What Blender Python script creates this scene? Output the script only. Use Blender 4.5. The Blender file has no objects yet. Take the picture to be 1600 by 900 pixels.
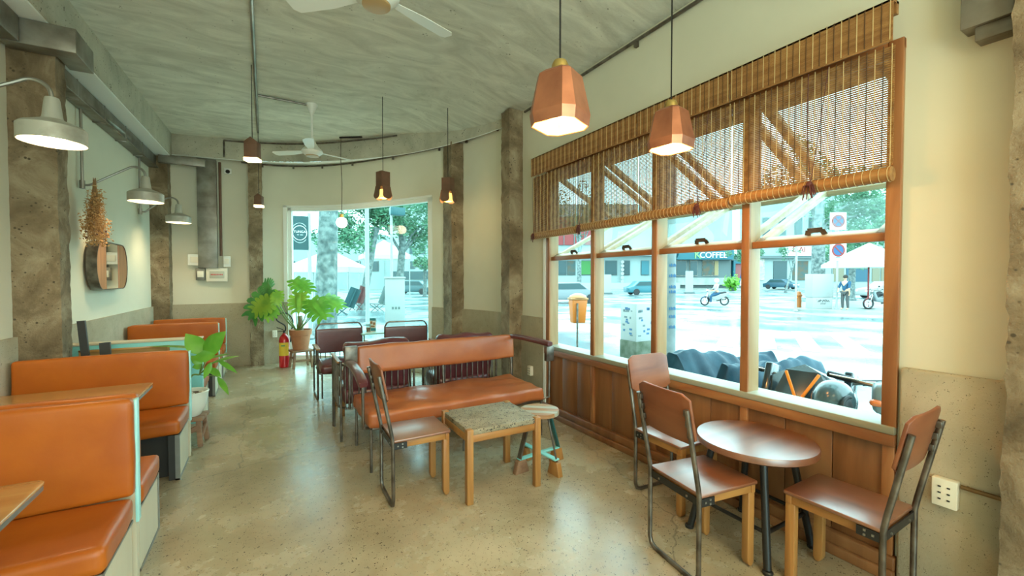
import bpy, bmesh, math, random
from mathutils import Vector, Matrix, Euler
random.seed(7)
D = bpy.data
SC = bpy.context.scene
COL = SC.collection
R = math.radians

# ---------------------------------------------------------------- camera
FPX, YAW, PITCH, CH = 670.0, R(29.9), R(1.37), 1.5
cam_data = D.cameras.new('camera')
cam_data.sensor_width = 36.0
cam_data.lens = 36.0 * FPX / 1600.0
cam_data.clip_start = 0.02
cam_data.clip_end = 400
cam = D.objects.new('camera', cam_data)
COL.objects.link(cam)
cam.location = (0, 0, CH)
cam.rotation_euler = (R(90) - PITCH, 0, -YAW)
SC.camera = cam

# ---------------------------------------------------------------- world, lights, exposure
SC.view_settings.view_transform = 'Standard'
SC.view_settings.look = 'None'
SC.view_settings.gamma = 1.0
SC.view_settings.use_curve_mapping = False
SC.view_settings.exposure = 0.0
world = D.worlds.new('world')
SC.world = world
world.use_nodes = True
wn = world.node_tree
bg = wn.nodes['Background']
bg.inputs['Color'].default_value = (0.56, 0.96, 1.0, 1)
bg.inputs['Strength'].default_value = 7.2

def lamp_light(name, kind, loc, energy, color, size=0.3, rot=(0, 0, 0), size_y=None, parent=None):
    l = D.lights.new(name, kind)
    l.energy = energy
    l.color = color
    if kind == 'AREA':
        l.shape = 'RECTANGLE'; l.size = size; l.size_y = size_y or size
    elif kind == 'POINT':
        l.shadow_soft_size = size
    elif kind == 'SPOT':
        l.shadow_soft_size = size; l.spot_size = R(130); l.spot_blend = 0.6
    o = D.objects.new(name, l)
    COL.objects.link(o)
    o.location = loc
    o.rotation_euler = rot
    if parent: o.parent = parent
    return o
# two added warm fill lights, unseen behind the camera, to brighten the room
lamp_light('rear_fill_overhead', 'AREA', (1.3, -1.3, 3.4), 80, (1.0, 0.78, 0.40), 2.2, (0, 0, 0), 2.2)
lamp_light('rear_fill_upright', 'AREA', (-0.2, -2.6, 2.3), 75, (1.0, 0.80, 0.44), 2.4, (R(80), 0, 0), 1.6)

# ---------------------------------------------------------------- geometry helpers
def at(px, py, t=None, z=None, X=None, Y=None):
    """direction of a photo pixel, cut at a depth, a height or a wall plane"""
    f = Vector((math.sin(YAW)*math.cos(PITCH), math.cos(YAW)*math.cos(PITCH), -math.sin(PITCH)))
    r = Vector((math.cos(YAW), -math.sin(YAW), 0))
    u = Vector((math.sin(YAW)*math.sin(PITCH), math.cos(YAW)*math.sin(PITCH), math.cos(PITCH)))
    d = f + r*((px-800)/FPX) + u*((450-py)/FPX)
    if z is not None: t = (z-CH)/d.z
    elif X is not None: t = X/d.x
    elif Y is not None: t = Y/d.y
    return Vector((0, 0, CH)) + d*t

class MB:
    def __init__(s): s.v = []; s.f = []; s.m = []; s.mi = 0
    def add(s, vs, fs):
        n = len(s.v); s.v += [tuple(v) for v in vs]
        for f in fs: s.f.append(tuple(i+n for i in f)); s.m.append(s.mi)
        return s
    def box(s, x0, x1, y0, y1, z0, z1, M=None):
        vs = [Vector((x, y, z)) for z in (z0, z1) for y in (y0, y1) for x in (x0, x1)]
        if M: vs = [M @ v for v in vs]
        return s.add(vs, [(0,2,3,1),(4,5,7,6),(0,1,5,4),(2,6,7,3),(0,4,6,2),(1,3,7,5)])
    def cbox(s, c, size, rot=None):
        M = Matrix.Translation(c) @ (Euler(rot).to_matrix().to_4x4() if rot else Matrix())
        a, b, d = [q/2 for q in size]
        return s.box(-a, a, -b, b, -d, d, M)
    def bar(s, p, q, w, h, up=(0, 0, 1)):
        p, q = Vector(p), Vector(q); a = (q-p); L = a.length; a.normalize()
        up = Vector(up)
        if abs(a.dot(up)) > .98: up = Vector((0, 1, 0))
        b = a.cross(up).normalized(); c = b.cross(a)
        M = Matrix((( a.x, b.x, c.x, p.x), (a.y, b.y, c.y, p.y), (a.z, b.z, c.z, p.z), (0,0,0,1)))
        return s.box(0, L, -w/2, w/2, -h/2, h/2, M)
    def tube(s, pts, r, n=8, cap=True):
        pts = [Vector(p) for p in pts]; rr = r if isinstance(r, (list, tuple)) else [r]*len(pts)
        rings = []; prev = None
        for i, p in enumerate(pts):
            a = (pts[min(i+1, len(pts)-1)] - pts[max(i-1, 0)])
            if a.length < 1e-9: a = Vector((0,0,1))
            a.normalize()
            if prev is None:
                b = a.orthogonal().normalized()
            else:
                b = prev - a*prev.dot(a)
                b = b.normalized() if b.length > 1e-6 else a.orthogonal().normalized()
            prev = b; c = a.cross(b)
            rings.append([p + (b*math.cos(2*math.pi*k/n) + c*math.sin(2*math.pi*k/n))*rr[i] for k in range(n)])
        vs = [v for rg in rings for v in rg]; fs = []
        for i in range(len(pts)-1):
            for k in range(n):
                k2 = (k+1) % n
                fs.append((i*n+k, i*n+k2, (i+1)*n+k2, (i+1)*n+k))
        if cap:
            fs.append(tuple(reversed(range(n)))); fs.append(tuple((len(pts)-1)*n+k for k in range(n)))
        return s.add(vs, fs)
    def lathe(s, prof, c=(0, 0, 0), n=24, M=None):
        c = Vector(c); vs = []; fs = []
        for r, z in prof:
            for k in range(n):
                v = Vector((r*math.cos(2*math.pi*k/n), r*math.sin(2*math.pi*k/n), z))
                vs.append((M @ v if M else v) + c)
        for i in range(len(prof)-1):
            for k in range(n):
                k2 = (k+1) % n
                fs.append((i*n+k, i*n+k2, (i+1)*n+k2, (i+1)*n+k))
        if prof[0][0] > 1e-5: fs.append(tuple(reversed(range(n))))
        if prof[-1][0] > 1e-5: fs.append(tuple((len(prof)-1)*n+k for k in range(n)))
        return s.add(vs, fs)
    def prism(s, poly, z0, z1, M=None):
        n = len(poly)
        vs = [Vector((p[0], p[1], z0)) for p in poly] + [Vector((p[0], p[1], z1)) for p in poly]
        if M: vs = [M @ v for v in vs]
        fs = [tuple(reversed(range(n))), tuple(range(n, 2*n))] + [(i, (i+1) % n, n+(i+1) % n, n+i) for i in range(n)]
        return s.add(vs, fs)
    def sphere(s, c, r, n=16, m=10, sc=(1, 1, 1)):
        vs = []; fs = []
        for i in range(m+1):
            th = math.pi*i/m
            for k in range(n):
                ph = 2*math.pi*k/n
                vs.append(Vector(c)+Vector((r*sc[0]*math.sin(th)*math.cos(ph), r*sc[1]*math.sin(th)*math.sin(ph), r*sc[2]*math.cos(th))))
        for i in range(m):
            for k in range(n): fs.append((i*n+k, (i+1)*n+k, (i+1)*n+(k+1) % n, i*n+(k+1) % n))
        return s.add(vs, fs)
    def build(s, name, mat, parent=None, smooth=False, bevel=0, seg=2, subsurf=0, merge=False, loc=None, rot=None, solid=0):
        me = D.meshes.new(name)
        me.from_pydata(s.v, [], s.f)
        mats = mat if isinstance(mat, (list, tuple)) else [mat]
        for m in mats: me.materials.append(m)
        if len(mats) > 1:
            for p, mi in zip(me.polygons, s.m): p.material_index = mi
        b = bmesh.new(); b.from_mesh(me)
        bmesh.ops.remove_doubles(b, verts=b.verts, dist=1e-5)
        bmesh.ops.recalc_face_normals(b, faces=b.faces)
        b.to_mesh(me); b.free()
        if smooth or bevel:
            for p in me.polygons: p.use_smooth = True
        o = D.objects.new(name, me)
        COL.objects.link(o)
        if parent: o.parent = parent
        if loc: o.location = loc
        if rot: o.rotation_euler = rot
        if bevel:
            md = o.modifiers.new('bevel', 'BEVEL'); md.width = bevel; md.segments = seg; md.limit_method = 'ANGLE'; md.angle_limit = R(40)
            md.harden_normals = False
        if subsurf:
            md = o.modifiers.new('sub', 'SUBSURF'); md.levels = subsurf; md.render_levels = subsurf
        if solid:
            md = o.modifiers.new('solid', 'SOLIDIFY'); md.thickness = solid; md.offset = 0
        if smooth and not bevel and not subsurf:
            try: me.set_sharp_from_angle(angle=R(42))
            except Exception: pass
        return o

def root(name, label, cat, loc=(0, 0, 0), rotz=0.0, group=None):
    o = D.objects.new(name, None); COL.objects.link(o)
    o.empty_display_size = .1
    o.location = loc; o.rotation_euler = (0, 0, rotz)
    o['label'] = label; o['category'] = cat
    if group: o['group'] = group
    return o
def tag(o, label, cat, group=None, kind=None):
    o['label'] = label; o['category'] = cat
    if group: o['group'] = group
    if kind: o['kind'] = kind
    return o
def struct(o, label=None):
    o['kind'] = 'structure'
    if label: o['label'] = label
    return o
def dup(o, parent=None, loc=None, rotz=None, label=None, group=None):
    c = o.copy(); COL.objects.link(c)
    if parent: c.parent = parent
    if loc is not None: c.location = loc
    if rotz is not None: c.rotation_euler = (0, 0, rotz)
    if label: c['label'] = label
    if group: c['group'] = group
    for ch in list(o.children): dup(ch, c)
    return c
def text(name, s, size, mat, parent, M, depth=0.002, align='CENTER'):
    cu = D.curves.new(name, 'FONT'); cu.body = s; cu.size = size; cu.extrude = depth
    cu.align_x = align; cu.align_y = 'CENTER'
    t = D.objects.new(name+'_c', cu); COL.objects.link(t)
    dg = bpy.context.evaluated_depsgraph_get(); dg.update()
    me = D.meshes.new_from_object(t.evaluated_get(dg))
    D.objects.remove(t)
    me.materials.clear(); me.materials.append(mat)
    o = D.objects.new(name, me); COL.objects.link(o)
    if parent: o.parent = parent
    o.matrix_local = M
    return o
def arc(c, r, a0, a1, n, plane='xz', y=0):
    out = []
    for i in range(n+1):
        a = R(a0+(a1-a0)*i/n)
        p, q = r*math.cos(a), r*math.sin(a)
        out.append((c[0]+p, y, c[1]+q) if plane == 'xz' else ((y, c[0]+p, c[1]+q) if plane == 'yz' else (c[0]+p, c[1]+q, y)))
    return out
def rrect(w, h, r, n=5):
    """rounded rectangle outline, centred"""
    pts = []
    for cx, cy, a in ((w/2-r, h/2-r, 0), (-w/2+r, h/2-r, 90), (-w/2+r, -h/2+r, 180), (w/2-r, -h/2+r, 270)):
        for i in range(n+1):
            t = R(a+90*i/n); pts.append((cx+r*math.cos(t), cy+r*math.sin(t)))
    return pts
MXZ = Matrix.Rotation(R(90), 4, 'X')     # xy outline stood up in the xz plane (normal -y)

# ---------------------------------------------------------------- materials
def _new(name):
    m = D.materials.new(name); m.use_nodes = True
    nt = m.node_tree; return m, nt, nt.nodes['Principled BSDF']
def c4(c): return (c[0], c[1], c[2], 1)
def mat(name, col, rough=.5, metal=0, col2=None, nscale=8, stretch=(1, 1, 1), detail=4, lo=.35, hi=.65, bump=0, bscale=40, spec=.5, coat=0, bstretch=None, sheen=0, dist=0, rough2=None):
    m, nt, bs = _new(name)
    bs.inputs['Base Color'].default_value = c4(col)
    bs.inputs['Roughness'].default_value = rough
    bs.inputs['Metallic'].default_value = metal
    bs.inputs['Specular IOR Level'].default_value = spec
    if coat: bs.inputs['Coat Weight'].default_value = coat; bs.inputs['Coat Roughness'].default_value = .15 if coat < .9 else .33; bs.inputs['Coat IOR'].default_value = 1.5 if coat < .9 else 1.85
    L = nt.links.new; N = nt.nodes.new
    if col2 or bump:
        tc = N('ShaderNodeTexCoord')
    if col2:
        mp = N('ShaderNodeMapping'); mp.inputs['Scale'].default_value = stretch
        L(tc.outputs['Object'], mp.inputs[0])
        no = N('ShaderNodeTexNoise'); no.inputs['Scale'].default_value = nscale; no.inputs['Detail'].default_value = detail
        no.inputs['Distortion'].default_value = dist
        L(mp.outputs[0], no.inputs['Vector'])
        cr = N('ShaderNodeValToRGB')
        cr.color_ramp.elements[0].position = lo; cr.color_ramp.elements[0].color = c4(col)
        cr.color_ramp.elements[1].position = hi; cr.color_ramp.elements[1].color = c4(col2)
        L(no.outputs['Fac'], cr.inputs[0]); L(cr.outputs[0], bs.inputs['Base Color'])
        if rough2 is not None:
            mr = N('ShaderNodeMapRange'); mr.inputs[1].default_value = lo; mr.inputs[2].default_value = hi
            mr.inputs[3].default_value = rough; mr.inputs[4].default_value = rough2
            L(no.outputs['Fac'], mr.inputs[0]); L(mr.outputs[0], bs.inputs['Roughness'])
    if bump:
        mp2 = N('ShaderNodeMapping'); mp2.inputs['Scale'].default_value = bstretch or (1, 1, 1)
        L(tc.outputs['Object'], mp2.inputs[0])
        n2 = N('ShaderNodeTexNoise'); n2.inputs['Scale'].default_value = bscale; n2.inputs['Detail'].default_value = 6
        L(mp2.outputs[0], n2.inputs['Vector'])
        bp = N('ShaderNodeBump'); bp.inputs['Strength'].default_value = bump; bp.inputs['Distance'].default_value = .02
        L(n2.outputs['Fac'], bp.inputs['Height']); L(bp.outputs[0], bs.inputs['Normal'])
    return m
def wood(name, c1, c2, axis='x', rough=.35, scale=14, bump=.05, c3=None, coat=0):
    st = {'x': (.12, 1, 1), 'y': (1, .12, 1), 'z': (1, 1, .12)}[axis]
    return mat(name, c1, rough, 0, c2, scale, st, 6, .32, .68, bump, 60, bstretch=st, dist=1.2, coat=coat)
def emit(name, col, s):
    m, nt, bs = _new(name)
    bs.inputs['Base Color'].default_value = c4(col)
    bs.inputs['Emission Color'].default_value = c4(col); bs.inputs['Emission Strength'].default_value = s
    return m
def concrete(name, c1, c2, c3, rough=.8, scale=1.5, speck=90, bump=.4, speckcol=(.05, .05, .04), crack=0, bscale=14, rough2=None, specks=.02, pos=(.3, .5, .72), stretch=None, disto=.6):
    m, nt, bs = _new(name); N = nt.nodes.new; L = nt.links.new
    tc = N('ShaderNodeTexCoord')
    n1 = N('ShaderNodeTexNoise'); n1.inputs['Scale'].default_value = scale; n1.inputs['Detail'].default_value = 8; n1.inputs['Roughness'].default_value = .65
    n1.inputs['Distortion'].default_value = disto
    mpp = N('ShaderNodeMapping'); mpp.inputs['Scale'].default_value = stretch or (1, 1, 1); mpp.inputs['Rotation'].default_value = (0, 0, .5 if stretch else 0)
    L(tc.outputs['Object'], mpp.inputs[0]); L(mpp.outputs[0], n1.inputs['Vector'])
    cr = N('ShaderNodeValToRGB'); e = cr.color_ramp.elements
    e[0].position = pos[0]; e[0].color = c4(c1); e[1].position = pos[2]; e[1].color = c4(c3)
    k = e.new(pos[1]); k.color = c4(c2)
    L(n1.outputs['Fac'], cr.inputs[0])
    # aggregate specks
    vo = N('ShaderNodeTexVoronoi'); vo.inputs['Scale'].default_value = speck
    L(tc.outputs['Object'], vo.inputs['Vector'])
    n3 = N('ShaderNodeTexNoise'); n3.inputs['Scale'].default_value = speck*.35; n3.inputs['Detail'].default_value = 1
    L(tc.outputs['Object'], n3.inputs['Vector'])
    mm = N('ShaderNodeMath'); mm.operation = 'MULTIPLY_ADD'
    L(n3.outputs['Fac'], mm.inputs[0]); mm.inputs[1].default_value = -1.0; L(vo.outputs['Distance'], mm.inputs[2])
    lt = N('ShaderNodeMapRange'); lt.inputs[1].default_value = -.52+specks*2; lt.inputs[2].default_value = -.38+specks*2; lt.inputs[3].default_value = 1; lt.inputs[4].default_value = 0
    L(mm.outputs[0], lt.inputs[0])
    mx = N('ShaderNodeMixRGB'); mx.inputs[2].default_value = c4(speckcol)
    L(lt.outputs[0], mx.inputs[0]); L(cr.outputs[0], mx.inputs[1])
    out = mx.outputs[0]
    if crack:
        nn = N('ShaderNodeTexNoise'); nn.inputs['Scale'].default_value = 2.5; nn.inputs['Detail'].default_value = 5
        L(tc.outputs['Object'], nn.inputs['Vector'])
        ad = N('ShaderNodeMixRGB'); ad.blend_type = 'ADD'; ad.inputs[0].default_value = .35
        L(tc.outputs['Object'], ad.inputs[1]); L(nn.outputs['Color'], ad.inputs[2])
        vc = N('ShaderNodeTexVoronoi'); vc.feature = 'DISTANCE_TO_EDGE'; vc.inputs['Scale'].default_value = crack
        L(ad.outputs[0], vc.inputs['Vector'])
        l2 = N('ShaderNodeMapRange'); l2.inputs[1].default_value = .0; l2.inputs[2].default_value = .0035; l2.inputs[3].default_value = .55; l2.inputs[4].default_value = 0
        L(vc.outputs['Distance'], l2.inputs[0])
        m3 = N('ShaderNodeMixRGB'); m3.inputs[2].default_value = (.09, .075, .05, 1)
        L(l2.outputs[0], m3.inputs[0]); L(out, m3.inputs[1]); out = m3.outputs[0]
    L(out, bs.inputs['Base Color'])
    bs.inputs['Roughness'].default_value = rough
    if rough2 is not None:
        mr = N('ShaderNodeMapRange'); mr.inputs[1].default_value = .3; mr.inputs[2].default_value = .7; mr.inputs[3].default_value = rough; mr.inputs[4].default_value = rough2
        L(n1.outputs['Fac'], mr.inputs[0]); L(mr.outputs[0], bs.inputs['Roughness'])
    if bump:
        n2 = N('ShaderNodeTexNoise'); n2.inputs['Scale'].default_value = bscale; n2.inputs['Detail'].default_value = 10; n2.inputs['Roughness'].default_value = .7
        L(mpp.outputs[0], n2.inputs['Vector'])
        bp = N('ShaderNodeBump'); bp.inputs['Strength'].default_value = bump; bp.inputs['Distance'].default_value = .03
        L(n2.outputs['Fac'], bp.inputs['Height']); L(bp.outputs[0], bs.inputs['Normal'])
    return m
def glass(name, tint=(.93, .99, .98), refl=.03):
    m, nt, bs = _new(name); nt.nodes.remove(bs); N = nt.nodes.new
    t = N('ShaderNodeBsdfTransparent'); t.inputs[0].default_value = c4(tint)
    g = N('ShaderNodeBsdfGlossy'); g.inputs['Roughness'].default_value = .02
    x = N('ShaderNodeMixShader'); x.inputs[0].default_value = refl
    nt.links.new(t.outputs[0], x.inputs[1]); nt.links.new(g.outputs[0], x.inputs[2])
    nt.links.new(x.outputs[0], nt.nodes['Material Output'].inputs[0])
    return m
def translucent(name, col, fac=.4, rough=.5, col2=None, nscale=30):
    m, nt, bs = _new(name); N = nt.nodes.new
    bs.inputs['Base Color'].default_value = c4(col); bs.inputs['Roughness'].default_value = rough
    t = N('ShaderNodeBsdfTranslucent'); t.inputs[0].default_value = c4(col)
    if col2:
        tc = N('ShaderNodeTexCoord'); no = N('ShaderNodeTexNoise'); no.inputs['Scale'].default_value = nscale
        nt.links.new(tc.outputs['Object'], no.inputs['Vector'])
        cr = N('ShaderNodeValToRGB'); cr.color_ramp.elements[0].position = .38; cr.color_ramp.elements[0].color = c4(col)
        cr.color_ramp.elements[1].position = .62; cr.color_ramp.elements[1].color = c4(col2)
        nt.links.new(no.outputs['Fac'], cr.inputs[0]); nt.links.new(cr.outputs[0], bs.inputs['Base Color']); nt.links.new(cr.outputs[0], t.inputs[0])
    x = N('ShaderNodeMixShader'); x.inputs[0].default_value = fac
    nt.links.new(bs.outputs[0], x.inputs[1]); nt.links.new(t.outputs[0], x.inputs[2])
    nt.links.new(x.outputs[0], nt.nodes['Material Output'].inputs[0])
    return m

M_wall = mat('white_plaster', (.70, .68, .55), .75, 0, (.65, .63, .50), 1.2, bump=.03, bscale=12)
M_white = mat('white_paint', (.82, .84, .80), .6)
M_floor = concrete('polished_concrete_floor', (.25, .19, .11), (.37, .30, .19), (.48, .41, .28), .17, 1.5, 85, .04, (.07, .05, .03), .42, 30, .34, .05, pos=(.28, .5, .74), disto=.1)
M_ceil = concrete('raw_concrete_ceiling', (.46, .45, .37), (.60, .59, .50), (.76, .75, .64), .85, 2.6, 30, .32, (.2, .19, .15), 0, 5, specks=-.04, stretch=(.6, 1.6, 1), disto=1.2)
M_beam = concrete('grey_render_beam', (.32, .31, .24), (.45, .43, .34), (.58, .56, .45), .9, 1.6, 40, .5, (.16, .15, .12), 0, 7)
M_col = concrete('rough_brown_concrete', (.10, .07, .035), (.23, .165, .095), (.44, .36, .24), .92, 3.2, 32, 1.0, (.08, .06, .035), 0, 9, specks=.012)
M_dado = concrete('fine_grey_render', (.34, .29, .19), (.43, .38, .27), (.52, .46, .34), .85, 1.3, 120, .35, (.16, .14, .10), 0, 90, specks=.02)
M_wood = wood('teak_frame_wood', (.24, .085, .028), (.40, .17, .06), 'z', .42, 10)
M_woody = wood('teak_rail_wood', (.24, .08, .026), (.38, .16, .055), 'y', .42, 10)
M_panel = wood('varnished_panel_wood', (.17, .065, .022), (.29, .125, .045), 'z', .38, 6)
M_sash = wood('pale_sash_wood', (.46, .33, .20), (.62, .50, .36), 'y', .45, 8)
M_bamboo = translucent('bamboo_slats', (.26, .12, .035), .30, .5, (.42, .22, .07), 25)
M_bamboo2 = mat('bamboo_weave', (.24, .105, .03), .5, 0, (.38, .19, .06), 30, (1, .1, 1), bump=.2, bscale=60)
M_thread = mat('pale_thread', (.58, .42, .20), .7)
M_dthread = mat('dark_thread', (.10, .05, .02), .8)
M_cord = mat('maroon_cord', (.09, .02, .02), .7)
M_leather = mat('tan_leather', (.46, .115, .008), .42, 0, (.36, .078, .006), 3, bump=.12, bscale=7, coat=.06, spec=.35)
M_leather2 = mat('rust_leather', (.42, .12, .035), .38, 0, (.32, .08, .022), 3, bump=.14, bscale=6, coat=.12)
M_maroon = mat('maroon_leather', (.13, .03, .035), .33, 0, (.09, .022, .026), 4, bump=.15, bscale=9, coat=.2)
M_steel = mat('dark_worn_steel', (.10, .085, .07), .35, .8, (.22, .19, .16), 12, bump=.05)
M_black = mat('black_steel', (.02, .02, .02), .4, .3)
M_galv = mat('galvanised_steel', (.34, .33, .30), .35, .85, (.24, .23, .20), 3, rough2=.5)
M_galvd = mat('aged_galvanised_steel', (.30, .29, .25), .45, .6, (.17, .15, .12), 5, bump=.05)
M_ply = mat('pale_plywood', (.62, .55, .40), .55, 0, (.55, .47, .33), 3, (1, 1, .3), bump=.03)
M_cyan = mat('turquoise_paint', (.22, .62, .62), .4)
M_cyanl = mat('pale_turquoise_edge', (.40, .78, .76), .35)
M_oak = wood('oak_wood', (.28, .115, .028), (.44, .21, .06), 'z', .4, 12)
M_oakx = wood('oak_rail_wood', (.28, .115, .03), (.44, .21, .06), 'x', .4, 12)
M_top = wood('booth_table_wood', (.42, .19, .05), (.54, .28, .09), 'x', .25, 6, coat=.5)
M_dark = mat('dark_board', (.03, .028, .026), .5)
M_walnut = wood('walnut_seat_wood', (.13, .038, .015), (.24, .08, .032), 'x', .42, 8, .02, coat=1)
M_walnutb = wood('walnut_back_wood', (.16, .045, .018), (.27, .09, .035), 'y', .45, 9, .02)
M_lamp = mat('worn_grey_enamel', (.42, .41, .35), .45, .25, (.24, .22, .17), 6, lo=.5, hi=.75, bump=.05)
M_slab = concrete('terrazzo_slab', (.19, .155, .095), (.27, .225, .145), (.35, .30, .21), .7, 6, 80, .3, (.03, .025, .02), 0, 60, specks=.10)
M_copper = mat('brushed_copper', (.50, .19, .10), .38, .55, (.36, .13, .07), 9, bump=.08, bscale=14)
M_brown = mat('brown_ply_shade', (.17, .085, .05), .6, 0, (.12, .06, .035), 10)
M_brass = mat('brass', (.55, .38, .12), .35, .8)
M_glow = emit('warm_glow', (1, .78, .40), 5)
M_glow2 = emit('amber_glow', (1, .62, .14), 2.2)
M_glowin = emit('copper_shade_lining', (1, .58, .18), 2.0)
M_bulb = emit('opal_bulb', (1, .93, .82), 4)
M_green = translucent('plant_leaf', (.12, .34, .03), .35, .35, (.20, .46, .05), 6)
M_greend = translucent('dark_plant_leaf', (.035, .16, .03), .25, .35, (.07, .24, .04), 8)
M_greeny = translucent('yellow_green_leaf', (.32, .50, .05), .4, .35, (.22, .42, .05), 8)
M_stem = mat('green_stem', (.16, .26, .06), .5)
M_terra = mat('terracotta', (.48, .20, .10), .8, 0, (.40, .16, .08), 8, bump=.1)
M_ceramic = mat('white_ceramic', (.75, .77, .70), .2)
M_soil = mat('soil', (.10, .07, .04), .95, bump=.5, bscale=50)
M_bark = mat('bark', (.16, .12, .08), .9, 0, (.28, .22, .15), 12, bump=.8, bscale=20)
M_rustic = wood('rough_stand_wood', (.20, .10, .055), (.32, .18, .10), 'x', .7, 14, .3)
M_red = mat('red_paint', (.55, .012, .02), .25, coat=.4)
M_yellow = mat('yellow_label', (.85, .62, .06), .5)
M_plastic = mat('cream_plastic', (.78, .74, .62), .35)
M_mirror = mat('mirror_glass', (.75, .75, .72), .03, 1)
M_dry = mat('dried_flowers', (.48, .24, .08), .8, 0, (.60, .36, .15), 30)
M_dry2 = mat('dried_dark_buds', (.14, .05, .05), .8)
M_glass = glass('window_glass')
M_glass2 = glass('drinking_glass', (.9, .95, .93), .15)
M_coffee = mat('milky_coffee', (.42, .24, .12), .4)
M_fanw = mat('fan_white', (.74, .75, .70), .35)
M_tarp = mat('blue_grey_tarp', (.008, .03, .05), .5, 0, (.018, .06, .09), 5, bump=.6, bscale=3, spec=.15)
M_rubber = mat('rubber', (.015, .015, .016), .6)
M_bblack = mat('glossy_black_plastic', (.02, .03, .035), .15, coat=.5)
M_bgrey = mat('grey_plastic', (.16, .19, .20), .3)
M_orange = mat('orange_plastic', (.85, .20, .01), .3)
M_chrome = mat('chrome', (.6, .62, .62), .15, 1)
M_blue = mat('blue_paint', (.03, .12, .30), .3)
M_amber = mat('amber_lens', (.65, .13, .03), .2)
M_skin = mat('skin', (.45, .26, .17), .5)
# ================================================================ ROOM SHELL
def ceil_z(x):
    s = min(max((x-1.7)/1.0, 0), 1); s = s*s*(3-2*s)
    return 3.72 - .22*s
def catmull(P, n=8):
    out = []
    for i in range(len(P)-1):
        p0 = Vector(P[max(i-1, 0)]); p1 = Vector(P[i]); p2 = Vector(P[i+1]); p3 = Vector(P[min(i+2, len(P)-1)])
        for k in range(n):
            t = k/n
            out.append(.5*((2*p1)+(-p0+p2)*t+(2*p0-5*p1+4*p2-p3)*t*t+(-p0+3*p1-3*p2+p3)*t**3))
    out.append(Vector(P[-1])); return out
CURVE = [(-1.50, 8.62), (-.9, 8.64), (-.16, 8.64), (.345, 8.54), (.80, 8.28), (1.22, 7.88), (1.70, 7.22), (2.23, 6.33), (2.47, 5.78), (2.64, 5.15), (2.70, 4.45)]
CV = catmull([(a, b) for a, b in CURVE], 8)
def off(pts, d):
    out = []
    for i, p in enumerate(pts):
        a = (pts[min(i+1, len(pts)-1)]-pts[max(i-1, 0)]).normalized()
        out.append(p+Vector((a.y, -a.x))*d*1.0)      # right-hand side of travel: d>0 towards the room
    return out
def ribbon(mb, inner, outer, z0, z1):
    n = len(inner); vs = []
    for p in inner: vs += [(p.x, p.y, z0), (p.x, p.y, z1)]
    for p in outer: vs += [(p.x, p.y, z0), (p.x, p.y, z1)]
    o = 2*n; fs = []
    for i in range(n-1):
        a = 2*i
        fs += [(a, a+1, a+3, a+2), (o+a, o+a+2, o+a+3, o+a+1), (a+1, o+a+1, o+a+3, a+3), (a, a+2, o+a+2, o+a)]
    fs += [(0, o, o+1, 1), (2*n-2, 2*n-1, o+2*n-1, o+2*n-2)]
    mb.add(vs, fs)
OUT = off(CV, -.16)
iw0 = 24; iw1 = 56      # window span along the curve: index of (.345,8.54) .. (2.23,6.33)

# floor
mb = MB(); mb.box(-2.2, 2.86, -3.4, 8.95, -.12, 0); struct(mb.build('floor', M_floor))
# ceiling with a shallow fall to the street wall
mb = MB(); xs = [-2.2+i*(2.9+2.2)/30 for i in range(31)]
vs = []; fs = []
for y in (-3.4, 8.95):
    for x in xs: vs.append((x, y, ceil_z(x)))
for y in (-3.4, 8.95):
    for x in xs: vs.append((x, y, 4.0))
n = len(xs)
for i in range(n-1): fs += [(i, i+1, n+i+1, n+i), (2*n+i, 3*n+i, 3*n+i+1, 2*n+i+1), (i, 2*n+i, 2*n+i+1, i+1), (n+i, n+i+1, 3*n+i+1, 3*n+i)]
fs += [(0, n, 3*n, 2*n), (n-1, 3*n-1, 4*n-1, 2*n-1)]
mb.add(vs, fs); struct(mb.build('ceiling', M_ceil, smooth=True))

# left wall (turned a little), dado
AL = (-1.766, 0.0); BL = (-1.49, 8.9)
def lx(y): return AL[0]+(BL[0]-AL[0])*(y-AL[1])/(BL[1]-AL[1])
def lwall(mb, y0, y1, z0, z1, d0, d1):
    mb.prism([(lx(y0)+d0, y0), (lx(y0)+d1, y0), (lx(y1)+d1, y1), (lx(y1)+d0, y1)], z0, z1)
mb = MB(); lwall(mb, -3.4, 8.95, 0, 3.85, -.2, 0); struct(mb.build('wall_left', M_wall))
mb = MB(); lwall(mb, -3.1, 8.6, 0, 1.06, -.01, .025); struct(mb.build('trim_1', M_dado), 'grey rendered dado along the left wall')
# left beam and its pale soffit
mb = MB(); lwall(mb, -3.2, 8.6, 3.37, 3.80, .02, .28); struct(mb.build('trim_2', M_beam), 'rough concrete beam above the left wall')
mb = MB(); lwall(mb, -3.2, 8.6, 3.355, 3.37, 0, .27); struct(mb.build('trim_3', M_white), 'white painted underside of the left beam')

# curved back wall with its window opening
W2Z0, W2Z1 = .06, 2.74
mb = MB()
ribbon(mb, CV[:iw0+1], OUT[:iw0+1], 0, 3.5)
ribbon(mb, CV[iw1:], OUT[iw1:], 0, 3.5)
ribbon(mb, CV[iw0:iw1+1], OUT[iw0:iw1+1], W2Z1, 3.5)
ribbon(mb, CV[iw0:iw1+1], OUT[iw0:iw1+1], 0, W2Z0)
struct(mb.build('wall_back', M_wall, smooth=True))
IN = off(CV, .02)
mb = MB(); ribbon(mb, IN[:iw0+1], off(CV, -.005)[:iw0+1], 0, 1.07); struct(mb.build('trim_4', M_dado, smooth=True), 'grey rendered dado left of the curved window')
mb = MB(); ribbon(mb, IN[iw1:], off(CV, -.005)[iw1:], 0, 1.05); struct(mb.build('trim_5', M_dado, smooth=True), 'grey rendered dado right of the curved window')
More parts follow.
